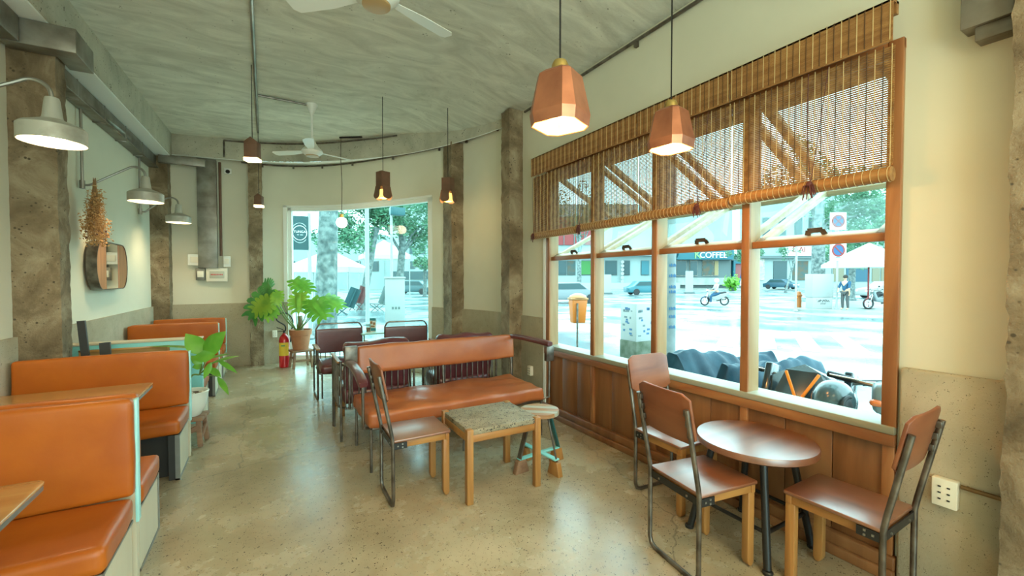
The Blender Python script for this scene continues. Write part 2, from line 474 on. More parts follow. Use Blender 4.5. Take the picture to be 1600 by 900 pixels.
# beam along the curve, sloped pale soffit under it
BF = catmull([(-1.45, 8.40), (-.7, 8.30), (-.10, 8.16), (.55, 7.86), (1.16, 7.36), (1.80, 6.66), (2.18, 6.02), (2.44, 5.40), (2.62, 4.80), (2.69, 4.50)], 8)
mb = MB(); m = len(BF); vs = []; fs = []
for p in BF: vs += [(p.x, p.y, 3.40), (p.x, p.y, 3.80)]
for i in range(m-1): fs.append((2*i, 2*i+1, 2*i+3, 2*i+2))
k0 = len(vs)
for i in range(m):
    q = CV[round(i*(len(CV)-1)/(m-1))]; vs += [(q.x, q.y, 3.49), (q.x, q.y, 3.84)]
for i in range(m-1): fs += [(2*i+1, k0+2*i+1, k0+2*i+3, 2*i+3)]
mb.add(vs, fs); struct(mb.build('trim_6', M_beam, smooth=True), 'curved concrete beam above the back wall')
mb = MB(); vs = []; fs = []
for i in range(m):
    p = BF[i]; q = CV[round(i*(len(CV)-1)/(m-1))]
    vs += [(p.x, p.y, 3.395), (q.x, q.y, 3.485)]
for i in range(m-1): fs.append((2*i, 2*i+2, 2*i+3, 2*i+1))
mb.add(vs, fs); struct(mb.build('trim_7', M_white, smooth=True, solid=.008), 'white soffit under the curved beam')

# right wall around the street window
WX = 2.70; Y0, Y1 = .90, 3.87
WT = 2.66
mb = MB()
mb.box(WX, WX+.16, 3.95, 4.48, 0, 3.6)
mb.box(WX, WX+.16, .872, 3.95, WT, 3.6)
mb.box(WX, WX+.16, -.3, .872, 0, 3.6)
mb.box(WX, WX+.16, -2.6, -.3, 2.7, 3.6)
mb.box(WX, WX+.16, -2.6, -.3, 0, .5)
mb.box(WX, WX+.16, -3.4, -2.6, 0, 3.6)
mb.box(WX+.06, WX+.16, .86, 3.95, 0, .72)
struct(mb.build('wall_right', M_wall))
mb = MB(); mb.box(WX-.035, WX+.01, .49, .858, 0, 1.065); struct(mb.build('trim_8', M_dado, bevel=.012), 'rough rendered dado right of the street window')
mb = MB(); mb.box(WX-.02, WX+.01, 3.955, 4.45, 0, 1.05); struct(mb.build('trim_9', M_dado), 'rendered dado left of the street window')
# rear wall behind the camera with a wide shop entrance
mb = MB()
mb.box(-2.1, -1.0, -3.4, -3.24, 0, 3.8); mb.box(1.9, 2.8, -3.4, -3.24, 0, 3.8); mb.box(-1.0, 1.9, -3.4, -3.24, 2.9, 3.8)
struct(mb.build('wall_rear', M_wall))

# ragged concrete columns
def column(x0, x1, y0, y1, z1, label, seed, nm='concrete_column', z0=0):
    b = bmesh.new(); bmesh.ops.create_cube(b, size=1)
    for v in b.verts: v.co = Vector((x0+(v.co.x+.5)*(x1-x0), y0+(v.co.y+.5)*(y1-y0), z0+(v.co.z+.5)*(z1-z0)))
    vert = [e for e in b.edges if abs(e.verts[0].co.z-e.verts[1].co.z) > .5]
    bmesh.ops.subdivide_edges(b, edges=vert, cuts=90, use_grid_fill=True)
    hor = [e for e in b.edges if abs(e.verts[0].co.z-e.verts[1].co.z) < .01]
    bmesh.ops.subdivide_edges(b, edges=hor, cuts=5, use_grid_fill=True)
    from mathutils import noise
    cx, cy = (x0+x1)/2, (y0+y1)/2
    for v in b.verts:
        d = Vector((v.co.x-cx, v.co.y-cy, 0)); d.normalize()
        q = v.co*16+Vector((seed*7, 0, 0)); w = v.co*5+Vector((seed*3, 1, 0))
        v.co += d*(noise.noise(q)*.009+noise.noise(w)*.010-.006)
    me = D.meshes.new(nm); b.to_mesh(me); b.free(); me.materials.append(M_col)
    for p in me.polygons: p.use_smooth = True
    try: me.set_sharp_from_angle(angle=R(50))
    except Exception: pass
    o = D.objects.new(nm, me); COL.objects.link(o)
    return tag(o, label, 'column')
column(-1.66, -1.36, 4.58, 4.79, 3.36, 'wide rough brown concrete column behind the nearest wall lamp', 1)
column(-1.56, -1.28, 8.36, 8.66, 3.36, 'rough tan concrete column in the far left corner beside the back wall', 2)
column(-.235, -.03, 8.44, 8.68, 3.49, 'slim concrete column behind the split-leaf plant', 3)
column(2.30, 2.52, 5.725, 6.06, 3.43, 'concrete column just right of the curved window', 4)
column(2.51, 2.74, 4.43, 4.64, 3.50, 'dark concrete column left of the bamboo blinds', 5)
column(2.55, 2.74, -.1, .50, 3.6, 'rough concrete column at the right edge of the photo', 6)

# ================================================================ STREET WINDOW
MY = [.90, 1.645, 2.39, 3.13, 3.87]
win = D.objects.new('window_1', None); COL.objects.link(win); struct(win, 'teak framed street window with four open bays'); win.location = (WX, 2.4, 0)
M_mull = wood('mullion_wood', (.30, .18, .085), (.42, .28, .15), 'z', .45, 8)
def wl(mb): # shift world coords to window-local
    mb.v = [(v[0]-WX, v[1]-2.4, v[2]) for v in mb.v]; return mb
for i, y in enumerate(MY):
    mb = MB(); w = .026 if 0 < i < 4 else .03
    mb.box(2.69, 2.80, y-w+.001, y+w-.001, .76, WT)
    wl(mb).build('mullion', M_mull, win, bevel=.004)
    mb = MB(); mb.box(2.672, 2.69, y-w, y+w, .76, WT); wl(mb).build('mullion_face', M_wood, win, bevel=.003)
mb = MB(); mb.box(2.675, 2.80, .87, 3.90, WT-.05, WT); wl(mb).build('head_rail', M_woody, win, bevel=.004)
mb = MB(); mb.box(2.66, 2.86, .872, 3.93, .725, .765); wl(mb).build('sill', mat('painted_sill', (.30, .30, .23), .5), win, bevel=.005)
mb = MB(); mb.box(2.665, 2.70, .872, 3.93, .665, .725); wl(mb).build('sill_rail', M_woody, win, bevel=.004)
mb = MB(); mb.box(2.64, 2.70, .862, 3.95, 0, .055); mb.box(2.655, 2.70, .862, 3.95, .055, .12); wl(mb).build('plinth', M_panel, win, bevel=.006)
for i in range(4):
    mb = MB(); a, b_ = MY[i], MY[i+1]; n = 3
    for k in range(n):
        mb.box(2.695, 2.715, a+(b_-a)*k/n+.002, a+(b_-a)*(k+1)/n-.002, .12, .665)
    wl(mb).build('wall_panel', M_panel, win, bevel=.002)
for y in MY:
    mb = MB(); mb.box(2.675, 2.70, y-.025, y+.025, .12, .665); wl(mb).build('panel_stile', M_wood, win, bevel=.003)
mb = MB(); mb.box(2.67, 2.72, 3.905, 3.95, 0.12, 2.62); wl(mb).build('casing', M_white, win)
# bifold sashes, folded up and out
Ls = .93; zt = WT-.07; zb = 1.715
za = (zt+zb)/2; xa = 2.735+math.sqrt(Ls**2-(zt-za)**2)
def sash(parent, y0, y1, p, q, nm, handle_at):
    """p,q: (x,z) of the two hinge lines"""
    mb = MB(); a = Vector((p[0], 0, p[1])); b_ = Vector((q[0], 0, q[1])); d = (b_-a).normalized(); up = Vector((-d.z, 0, d.x))
    for yy in (y0+.03, y1-.03): mb.bar(a+Vector((0, yy, 0)), b_+Vector((0, yy, 0)), .055, .038, up)
    for e in (a+d*.03, b_-d*.03): mb.bar(e+Vector((0, y0, 0)), e+Vector((0, y1, 0)), .06, .038, up)
    s = mb.build(nm, M_sash, parent, bevel=.003)
    g = MB(); g.add([a+d*.05+Vector((0, y0+.05, 0)), b_-d*.05+Vector((0, y0+.05, 0)), b_-d*.05+Vector((0, y1-.05, 0)), a+d*.05+Vector((0, y1-.05, 0))], [(0, 1, 2, 3)])
    g.build('pane', M_glass, s, solid=.004)
    e = (a+d*.03) if handle_at == 0 else (b_-d*.03); ym = (y0+y1)/2
    h = MB(); s1 = 1 if (up.z > 0) else -1
    uu = up*s1
    h.bar(e+uu*.02+Vector((0, ym-.045, 0)), e+uu*.05+Vector((0, ym-.035, 0)), .03, .006, d)
    h.bar(e+uu*.02+Vector((0, ym+.045, 0)), e+uu*.05+Vector((0, ym+.035, 0)), .03, .006, d)
    h.bar(e+uu*.05+Vector((0, ym-.04, 0)), e+uu*.05+Vector((0, ym+.04, 0)), .03, .005, d)
    h.build('handle', M_steel, s)
    return s
for i in range(4):
    w = D.objects.new('window_%d' % (i+2), None); COL.objects.link(w)
    struct(w, 'pale bifold window sash pair folded out over the street')
    y0, y1 = MY[i]+.033, MY[i+1]-.033
    sash(w, y0, y1, (2.77, zt), (xa+.02, za+.028), 'upper_sash', 1)
    sash(w, y0, y1, (2.735, zb), (xa, za-.028), 'lower_sash', 0)
    mb = MB(); mb.box(2.70, 2.735, y0-.004, y1+.004, zb-.03, zb+.012); mb.build('bottom_rail', M_woody, w, bevel=.003)
    mb = MB()
    for k in range(5):
        a = Vector((xa+.045, (y0+y1)/2-.04+.02*k, za+.0)); mb.tube([a+Vector((.006*math.cos(t), .012*math.sin(t), .004*math.cos(t))) for t in [j*math.pi/4 for j in range(9)]], .0025, 5)
    mb.build('chain', M_steel, w)

# curved shop window
w2 = D.objects.new('window_6', None); COL.objects.link(w2); struct(w2, 'white framed curved window looking on the street')
mb = MB(); a = off(CV, -.02); b_ = off(CV, -.09)
ribbon(mb, a[iw0:iw0+2], b_[iw0:iw0+2], W2Z0, W2Z1); ribbon(mb, a[iw1-1:iw1+1], b_[iw1-1:iw1+1], W2Z0, W2Z1)
ribbon(mb, a[iw0:iw1+1], b_[iw0:iw1+1], W2Z1-.06, W2Z1); ribbon(mb, a[iw0:iw1+1], b_[iw0:iw1+1], W2Z0, W2Z0+.06)
mb.build('window_frame', M_white, w2, smooth=True)
mb = MB(); o1 = off(CV, .012); 
ribbon(mb, o1[iw0-1:iw0+1], off(CV, 0)[iw0-1:iw0+1], W2Z0, W2Z1+.03); ribbon(mb, o1[iw0-1:iw1+1], off(CV, 0)[iw0-1:iw1+1], W2Z1, W2Z1+.03)
mb.build('architrave', M_white, w2, smooth=True)
g1 = off(CV, -.05); g2 = off(CV, -.056)
for k in range(iw0+1, iw1-1, 10):
    mb = MB(); e = min(k+10, iw1-1); ribbon(mb, g1[k:e+1], g2[k:e+1], W2Z0+.05, W2Z1-.05); mb.build('pane', M_glass, w2)

# ================================================================ SERVICES ON WALLS AND CEILING
def thing_mesh(mb, name, mats, label, cat, group=None, **k):
    return tag(mb.build(name, mats, **k), label, cat, group)
mb = MB(); mb.prism([(-1.60, 4.42), (-1.20, 4.42), (-1.20, 4.80), (-1.345, 4.80), (-1.345, 4.565), (-1.60, 4.565)], 3.17, 3.35)
thing_mesh(mb, 'cable_duct', M_galvd, 'boxed galvanised cable duct wrapped round the near column top', 'duct', bevel=.004)
mb = MB(); lwall(mb, -1.0, 4.40, 3.17, 3.35, .005, .14); thing_mesh(mb, 'cable_duct', M_galvd, 'galvanised cable duct at top left corner of the photo', 'duct', bevel=.004)
mb = MB(); lwall(mb, 4.83, 8.32, 3.16, 3.34, .005, .10); lwall(mb, 4.83, 8.32, 3.16, 3.17, .10, .13)
for yy in (5.5, 6.2, 6.9, 7.6): lwall(mb, yy, yy+.02, 3.15, 3.345, .0, .105)
thing_mesh(mb, 'cable_duct', M_galvd, 'long galvanised cable duct running along the left wall', 'duct', bevel=.003)
mb = MB(); mb.box(-1.38, -.80, 8.28, 8.35, 3.24, 3.36); thing_mesh(mb, 'cable_duct', M_galvd, 'short galvanised duct in the far left ceiling corner', 'duct', bevel=.003)
mb = MB(); mb.box(-.935, -.675, 8.50, 8.615, 1.66, 3.42); mb.box(-.937, -.673, 8.495, 8.60, 2.64, 2.66)
thing_mesh(mb, 'riser_duct', M_galvd, 'tall flat grey metal riser on the back wall above the fuse boxes', 'duct', bevel=.003)
mb = MB(); mb.tube([(-.63, 8.56, 1.86), (-.63, 8.56, 3.40)], .02, 8); thing_mesh(mb, 'conduit', M_brown, 'dark vertical conduit right of the grey metal riser', 'pipe')
mb = MB(); mb.box(2.60, 2.70, .505, .66, 2.56, 3.4); mb.box(2.62, 2.70, .505, .62, 2.50, 2.56)
thing_mesh(mb, 'cable_duct', M_galvd, 'galvanised duct high on the right wall beside the near column', 'duct', bevel=.003)
# thin pipes
def pipe(pts, label, r=.012, m=None, clips=()):
    mb = MB(); mb.tube(pts, r, 8)
    for c in clips: mb.cbox(c, (.03, .03, .05))
    return thing_mesh(mb, 'conduit', m or M_steel, label, 'pipe')
pipe([(2.675, -.2+.35*k, ceil_z(2.7)-.045) for k in range(14)], 'thin conduit along the top of the right wall', .014, None, [(2.68, yy, 3.43) for yy in (.8, 1.7, 2.6, 3.5, 4.2)])
pc = off(CV, .035)
pipe([(p.x, p.y, 3.45) for p in pc[14:-2:2]], 'thin conduit following the top of the curved wall', .013, None, [(p.x, p.y, 3.43) for p in pc[18:-4:8]])
bo = off(BF, .03)
pipe([(bo[10].x, bo[10].y, 3.42), (bo[10].x, bo[10].y, 3.68)]+[(p.x, p.y, 3.685) for p in bo[10:42:2]], 'conduit looping over the face of the curved beam', .013)
pipe([(-.07, 1.0+.6*k, 3.702) for k in range(12)], 'straight grey conduit along the ceiling above the small brown pendants', .016, M_galv)
pipe([(-.05, 6.06, 3.70), (.30, 6.07, 3.70), (.52, 6.08, 3.70)], 'short conduit branching to the far ceiling fan', .014)
pipe([(2.655, .51, .575), (2.655, .635, .575)], 'short brass pipe beside the right wall socket', .010, mat('aged_brass', (.20, .12, .05), .45, .5))

# sockets and boxes
def socket(loc, rotz, label, w=.085, h=.125, holes=6):
    r = root('wall_socket', label, 'socket', loc, rotz)
    mb = MB(); mb.cbox((0, -.02, 0), (w, .04, h)); mb.build('socket_body', M_plastic, r, bevel=.004)
    mb = MB()
    for i in range(2):
        for j in range(3): mb.cbox((-.015+.03*i, -.041, -.028+.028*j), (.010, .004, .006))
    mb.build('socket_holes', M_rubber, r)
    return r
socket((WX-.035, .682, .533), R(-90), 'cream six-pin socket on the rendered wall at lower right')
socket((2.68, 4.20, .42), R(-90), 'cream wall socket between the dark column and the street window', .07, .11)
socket((.13, 8.575, .52), 0, 'small white socket above the floor left of the fire extinguisher', .075, .12)
def fusebox(x0, x1, z0, z1, d, label, m, cover, nm='fuse_box'):
    r = root(nm, label, 'fuse box', ((x0+x1)/2, 8.60, (z0+z1)/2)); w, h = x1-x0, z1-z0
    mb = MB(); mb.box(-w/2, w/2, -d, 0, -h/2, h/2); mb.build('box_body', m, r, bevel=.006)
    mb = MB(); mb.box(-w*.34, w*.34, -d-.012, -d, -h*.26, h*.26); mb.build('cover_flap', cover, r, bevel=.004)
    return r
fusebox(-1.075, -.84, 1.70, 1.88, .06, 'white fuse box with a flap, left of the metal riser', M_white, M_plastic)
f2 = fusebox(-.835, -.545, 1.44, 1.66, .06, 'beige breaker box with a row of switches under the metal riser', M_plastic, mat('breaker_window', (.45, .45, .36), .3))
mb = MB()
for k in range(8): mb.cbox((-.075+.021*k, -.074, .002), (.012, .006, .022))
mb.build('switches', M_red, f2)
f3 = fusebox(-.975, -.85, 1.46, 1.655, .05, 'small electricity meter with grey windows below the white fuse box', M_galvd, M_plastic, 'electric_meter')
f4 = fusebox(-.60, -.50, 1.68, 1.86, .05, 'narrow white switch box at the foot of the dark conduit', M_white, M_plastic, 'switch_box')
r = root('security_camera', 'small white dome security camera high on the back wall', 'camera', (-.52, 8.60, 3.27))
mb = MB(); mb.cbox((0, -.02, 0), (.10, .04, .09)); mb.build('mount', M_white, r, bevel=.004)
mb = MB(); mb.sphere((0, -.05, -.01), .032); mb.build('lens_dome', M_rubber, r, smooth=True)

# ================================================================ CEILING FANS
def fan(x, y, zc, zm, label, a0):
    r = root('ceiling_fan', label, 'fan', (x, y, zm), 0, 'white ceiling fans')
    h = zc-zm
    mb = MB(); mb.lathe([(.012, h-.15), (.02, h-.13), (.07, h-.01), (.07, h)], n=20); mb.build('canopy', M_fanw, r, smooth=True)
    mb = MB(); mb.tube([(0, 0, .1), (0, 0, h-.1)], .014, 10); mb.build('downrod', M_fanw, r, smooth=True)
    mb = MB(); mb.lathe([(.0, -.075), (.06, -.075), (.085, -.06), (.125, -.03), (.13, -.015), (.115, .01), (.075, .05), (.045, .10), (.022, .16), (.013, .17)], n=32); mb.build('motor_housing', M_fanw, r, smooth=True)
    mb = MB(); mb.lathe([(.064, -.079), (.078, -.075), (.080, -.066), (.066, -.068)], n=32); mb.build('trim_ring', mat('fan_band', (.45, .28, .12), .4), r, smooth=True)
    for k in range(3):
        M = Matrix.Rotation(a0+k*2*math.pi/3, 4, 'Z') @ Matrix.Rotation(R(10), 4, 'X')
        mb = MB(); mb.prism([(.12, -.035), (.30, -.06), (.52, -.062), (.55, -.03), (.55, .04), (.52, .058), (.30, .05), (.12, .03)], -.012, -.008, M)
        mb.build('blade', M_fanw, r)
    return r
fan(.54, 6.08, 3.72, 3.13, 'white three-blade ceiling fan on a rod near the curved beam', R(20))
fan(.57, 2.55, 3.72, 3.13, 'white ceiling fan at the top edge of the photo', R(140))

# ================================================================ WALL LAMPS
def wall_lamp(y, label, zr=2.29, x=-1.07, arm=None):
    r = root('wall_lamp', label, 'lamp', (x, y, zr), 0, 'galvanised gooseneck lamps on the left wall')
    mb = MB()
    prof = [(.150, 0), (.150, .085), (.135, .10), (.050, .135), (.045, .15), (.034, .25), (.030, .262), (0.0, .265)]
    inner = [(0, .245), (.028, .24), (.04, .13), (.125, .095), (.145, .08), (.146, 0)]
    mb.lathe(inner[::1]+prof, n=36)
    mb.build('lamp_shade', M_lamp, r, smooth=True)
    mb = MB(); mb.lathe([(0, .058), (.141, .058)], n=30); mb.lathe([(0, .056), (.141, .056)], n=30); mb.build('reflector', emit('lamp_reflector', (1, .92, .75), 6), r)
    wx = lx(y)+.02-x
    mb = MB()
    pts = [(0, 0, .255), (-.01, 0, .31), (-.045, 0, .345), (-.10, 0, .35), (-.17, 0, .31), (wx*.75, 0, .17), (wx+.06, 0, .13), (wx+.01, 0, .13)]
    mb.tube([tuple(p) for p in catmull(pts, 5)], .011, 8); mb.build('gooseneck_arm', M_galv, r, smooth=True)
    mb = MB(); mb.tube([(wx+.012, 0, .11), (wx+.012, 0, 3.165-zr)], .013, 8); mb.tube([(wx+.012, 0, .09), (wx+.012, 0, .17)], .022, 10); mb.build('feed_pipe', M_galv, r, smooth=True)
    lamp_light('wall_lamp_light', 'SPOT', (0, 0, .05), 26, (1, .80, .50), .09, (0, 0, 0), parent=r)
    return r
wall_lamp(3.54, 'largest grey gooseneck wall lamp, in front of the near column')
wall_lamp(5.80, 'middle gooseneck wall lamp above the oval mirror')
wall_lamp(7.75, 'farthest gooseneck wall lamp near the left corner column')

# ================================================================ PENDANTS
def copper_pendant(x, y, z, label, rz):
    r = root('copper_pendant', label, 'pendant lamp', (x, y, z), rz, 'faceted copper pendants by the street window')
    mb = MB(); n = 8
    def ring(w, c, zz):
        return [Vector((sx*a, sy*b, zz)) for sx, sy, a, b in ((1, 1, w, w-c), (1, 1, w-c, w), (-1, 1, w-c, w), (-1, 1, w, w-c), (-1, -1, w, w-c), (-1, -1, w-c, w), (1, -1, w-c, w), (1, -1, w, w-c))]
    rs = [ring(.096, .035, 0), ring(.102, .037, .045), ring(.072, .022, .20), ring(.055, .018, .215)]
    vs = [v for q in rs for v in q]; fs = []
    for i in range(3):
        for k in range(8): fs.append((i*8+k, i*8+(k+1) % 8, (i+1)*8+(k+1) % 8, (i+1)*8+k))
    fs.append(tuple(24+k for k in range(8))); mb.add(vs, fs)
    mb.build('lamp_shade', M_copper, r, solid=.004)
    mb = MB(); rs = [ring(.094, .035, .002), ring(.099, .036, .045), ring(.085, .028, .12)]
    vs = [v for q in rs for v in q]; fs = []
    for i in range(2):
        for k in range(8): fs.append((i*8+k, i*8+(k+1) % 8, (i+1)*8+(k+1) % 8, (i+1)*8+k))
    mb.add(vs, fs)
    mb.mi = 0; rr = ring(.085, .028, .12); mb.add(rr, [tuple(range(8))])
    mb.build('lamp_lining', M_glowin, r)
    mb = MB(); mb.sphere((0, 0, .05), .032); mb.build('bulb', emit('pendant_bulb', (1, .85, .55), 12), r, smooth=True)
    mb = MB(); mb.lathe([(.034, .21), (.034, .245), (.026, .262), (.008, .266)], n=16); mb.build('lamp_cap', M_brass, r, smooth=True)
    mb = MB(); mb.tube([(0, 0, .26), (0, 0, ceil_z(x)-z)], .004, 6); mb.build('cord', M_black, r)
    lamp_light('pendant_light', 'POINT', (0, 0, -.02), 15, (1, .50, .14), .05, parent=r)
    return r
copper_pendant(1.04, 1.42, 2.11, 'nearest copper pendant, larger one hanging left', R(25))
copper_pendant(1.93, 1.615, 2.20, 'copper pendant hanging in front of the bamboo blinds', R(10))
def petal_pendant(x, y, zb, zt_, label, rz):
    r = root('petal_pendant', label, 'pendant lamp', (x, y, zb), rz, 'brown petal pendants near the curved window')
    h = zt_-zb; mb = MB(); w = .07
    mb.box(-w*.85, w*.85, -w*.85, w*.85, h*.45, h)
    for k in range(4):
        M = Matrix.Rotation(k*math.pi/2, 4, 'Z')
        P = []; 
        for i in range(9):
            t = i/8; a = math.pi*(1-t); P.append((.062*math.cos(a), .045-.045*math.sin(a)))
        pts2 = [Vector((q[0], -.092+.0*q[1], q[1])) for q in P]+[Vector((.055, -.085, .08)), Vector((.052, -.07, .16)), Vector((-.052, -.07, .16)), Vector((-.055, -.085, .08))]
        vs = [M @ v for v in pts2]; mb.add(vs, [tuple(range(len(vs)))])
    mb.build('lamp_shade', M_brown, r, solid=.005)
    mb = MB(); mb.lathe([(.0, .012), (.068, .014), (.075, .06), (.06, .12)], n=4, M=Matrix.Rotation(R(45), 4, 'Z')); mb.build('diffuser', M_glow2, r)
    mb = MB(); mb.tube([(0, 0, h), (0, 0, ceil_z(x)-zb)], .004, 6); mb.build('cord', M_black, r)
    lamp_light('petal_light', 'POINT', (0, 0, -.03), 3, (1, .7, .3), .04, parent=r)
petal_pendant(1.271, 5.40, 2.465, 2.80, 'left brown petal pendant hanging above the curved window edge', R(20))
petal_pendant(2.04, 5.19, 2.46, 2.77, 'right brown petal pendant in front of a concrete column', R(42))
def house_pendant(x, y, zb, zt_, w, label):
    r = root('house_pendant', label, 'pendant lamp', (x, y, zb), -YAW+R(8)); h = zt_-zb
    mb = MB(); mb.prism([(-w/2, 0.02), (w/2, 0.02), (w/2, h*.78), (0, h), (-w/2, h*.78)], -w*.4, w*.4, MXZ); mb.build('lamp_shade', M_brown, r, bevel=.002)
    mb = MB(); mb.box(-w/2-.003, w/2+.003, -w*.4-.003, w*.4+.003, -.012, .018); mb.build('diffuser', M_glow, r)
    mb = MB(); mb.tube([(0, 0, h), (0, 0, 3.69-zb)], .004, 6); mb.build('cord', M_black, r)
    lamp_light('house_light', 'POINT', (0, 0, -.04), 2.5, (1, .85, .5), .04, parent=r)
house_pendant(-.10, 5.21, 2.715, 2.945, .125, 'larger brown house-shaped pendant under the ceiling conduit')
house_pendant(-.07, 7.50, 2.57, 2.76, .105, 'small brown house-shaped pendant in front of a slim column')
r = root('bulb_pendant', 'round glowing globe bulb on a thin cord in front of the curved window', 'pendant lamp', (1.06, 7.26, 2.375))
mb = MB(); mb.sphere((0, 0, 0), .085, 24, 16); mb.build('globe_bulb', M_bulb, r, smooth=True)
mb = MB(); mb.lathe([(.03, .075), (.03, .13), (.01, .14)], n=14); mb.build('lamp_holder', M_brass, r, smooth=True)
mb = MB(); mb.tube([(0, 0, .135), (.01, 0, .6), (-.005, 0, 1.0), (0, 0, 1.33)], .005, 6); mb.build('cord', M_steel, r)
lamp_light('globe_light', 'POINT', (0, -.12, 0), 5, (1, .8, .5), .08, parent=r)
mb = MB(); mb.bar((1.04, 7.26, 3.705), (1.04+.3, 7.05, 3.705), .02, .02); thing_mesh(mb, 'ceiling_hook_bar', M_black, 'black hook bar on the ceiling holding the globe bulb cord', 'bracket')
# ================================================================ BAMBOO BLINDS
def blind(y0, y1, label, zb=1.985, tie=.5):
    r = root('bamboo_blind', label, 'blind', (2.60, (y0+y1)/2, 2.82), 0, 'bamboo roll blinds on the street window')
    w = (y1-y0)/2-.004; zr = zb-2.82
    mb = MB(); z = -.21
    while z > zr+.03:
        mb.box(.012, .016, -w, w, z-.0082, z); z -= .0108
    mb.build('slats', M_bamboo, r)
    mb = MB(); n = int(w*2/.034)
    for k in range(n+1):
        y = -w+.01+(2*w-.02)*k/n
        mb.mi = k % 2; mb.box(.0095, .0125, y-.0016, y+.0016, zr+.02, -.2)
    mb.build('weave_threads', [M_thread, M_dthread], r)
    mb = MB(); z = 0
    mb.box(-.018, .045, -w, w, -.012, 0)
    while z > -.19:
        mb.box(-.018, -.013, -w, w, z-.0098, z); z -= .0105
    mb.box(.02, .045, -w, w, -.06, 0)
    mb.build('valance', M_bamboo2, r)
    mb = MB()
    for k in range(n+1):
        y = -w+.01+(2*w-.02)*k/n
        mb.mi = k % 2; mb.box(-.0200, -.0176, y-.0018, y+.0018, -.19, 0)
    mb.build('valance_threads', [M_thread, M_dthread], r)
    mb = MB()
    mb.tube([(.014, -w, zr), (.014, w, zr)], .036, 18)
    s = mb.build('rolled_bottom', M_bamboo2, r, smooth=True)
    mb = MB()
    for k in range(n+1):
        y = -w+.01+(2*w-.02)*k/n
        mb.tube([(.014+.0375*math.cos(t), y, zr+.0375*math.sin(t)) for t in [j*math.pi/8 for j in range(16)]], .0015, 4, cap=False)
    mb.build('roll_threads', M_thread, s)
    mb = MB(); ty = -w+2*w*tie
    random.seed(int(y0*100))
    for k in range(16):
        a = random.uniform(-.03, .03); b_ = random.uniform(.03, .075)
        mb.tube([(-.026, ty+.006*math.cos(k), zr+.012), (-.034+random.uniform(-.01, .006), ty+a*.8, zr-.0), (-.034, ty+a*1.2, zr-b_)], .003, 4)
    mb.sphere((-.03, ty, zr+.008), .016)
    mb.build('tied_cord', M_cord, r)
    mb = MB(); mb.tube([(-.022, ty, zr+.02), (-.024, ty+.02, -.45), (-.024, ty+.015, -.21)], .0018, 5); mb.tube([(-.022, ty-.004, zr+.02), (-.021, ty-.05, -.45), (-.021, ty-.08, -.21)], .0018, 5)
    mb.build('pull_cords', M_cord, r)
BY = [4.07, 3.29, 2.50, 1.705, .880]
blind(BY[1], BY[0], 'bamboo roll blind at the far left end of the street window', 1.965, .92)
blind(BY[2], BY[1], 'second bamboo roll blind from the left, maroon cord knot at its left edge', 1.975, .90)
blind(BY[3], BY[2], 'third bamboo roll blind, glowing amber beside the copper pendant', 1.985, .28)
blind(BY[4], BY[3], 'nearest bamboo roll blind at the right end of the window', 2.0, .42)

# ================================================================ CUSHIONS
def cushion(name, sx, sy, sz, mt, parent, loc=(0, 0, 0), rot=(0, 0, 0), bulge=.012, bevel=.018, wrinkle=.0, seed=0, nx=16, ny=8):
    """box cushion centred on loc, puffed on its large faces"""
    from mathutils import noise
    b = bmesh.new(); bmesh.ops.create_cube(b, size=1)
    for v in b.verts: v.co = Vector((v.co.x*sx, v.co.y*sy, v.co.z*sz))
    ex = [e for e in b.edges if abs((e.verts[0].co-e.verts[1].co).x) > .5*sx]
    bmesh.ops.bevel(b, geom=list(b.edges), offset=bevel, segments=3, profile=.6, affect='EDGES')
    def cuts(ax, L, n):
        for k in range(1, n):
            no = Vector((0, 0, 0)); no[ax] = 1; co = Vector((0, 0, 0)); co[ax] = -L/2+L*k/n
            bmesh.ops.bisect_plane(b, geom=list(b.verts)+list(b.edges)+list(b.faces), plane_co=co, plane_no=no)
    cuts(0, sx, nx); cuts(1, sy, ny); cuts(2, sz, 3 if sz < .2 else 8)
    for v in b.verts:
        x, y, z = v.co.x/(sx/2), v.co.y/(sy/2), v.co.z/(sz/2)
        q = lambda a: max(0, 1-a*a)
        w = noise.noise(Vector((v.co.x*5+seed, v.co.y*7, v.co.z*7)))*wrinkle
        d = Vector((0, 0, 0))
        d.z += math.copysign(1, z)*(bulge*q(x)**.4*q(y)**.4)*(abs(z) > .5)
        d.y += math.copysign(1, y)*(bulge*.6*q(x)**.4*q(z)**.5)*(abs(y) > .5)
        d.x += math.copysign(1, x)*(bulge*.5*q(y)**.5*q(z)**.5)*(abs(x) > .5)
        v.co += d + d.normalized()*w*1.0 if d.length > 1e-6 else d
    me = D.meshes.new(name); b.to_mesh(me); b.free(); me.materials.append(mt)
    for p in me.polygons: p.use_smooth = True
    o = D.objects.new(name, me); COL.objects.link(o)
    o.parent = parent; o.location = loc; o.rotation_euler = rot
    return o

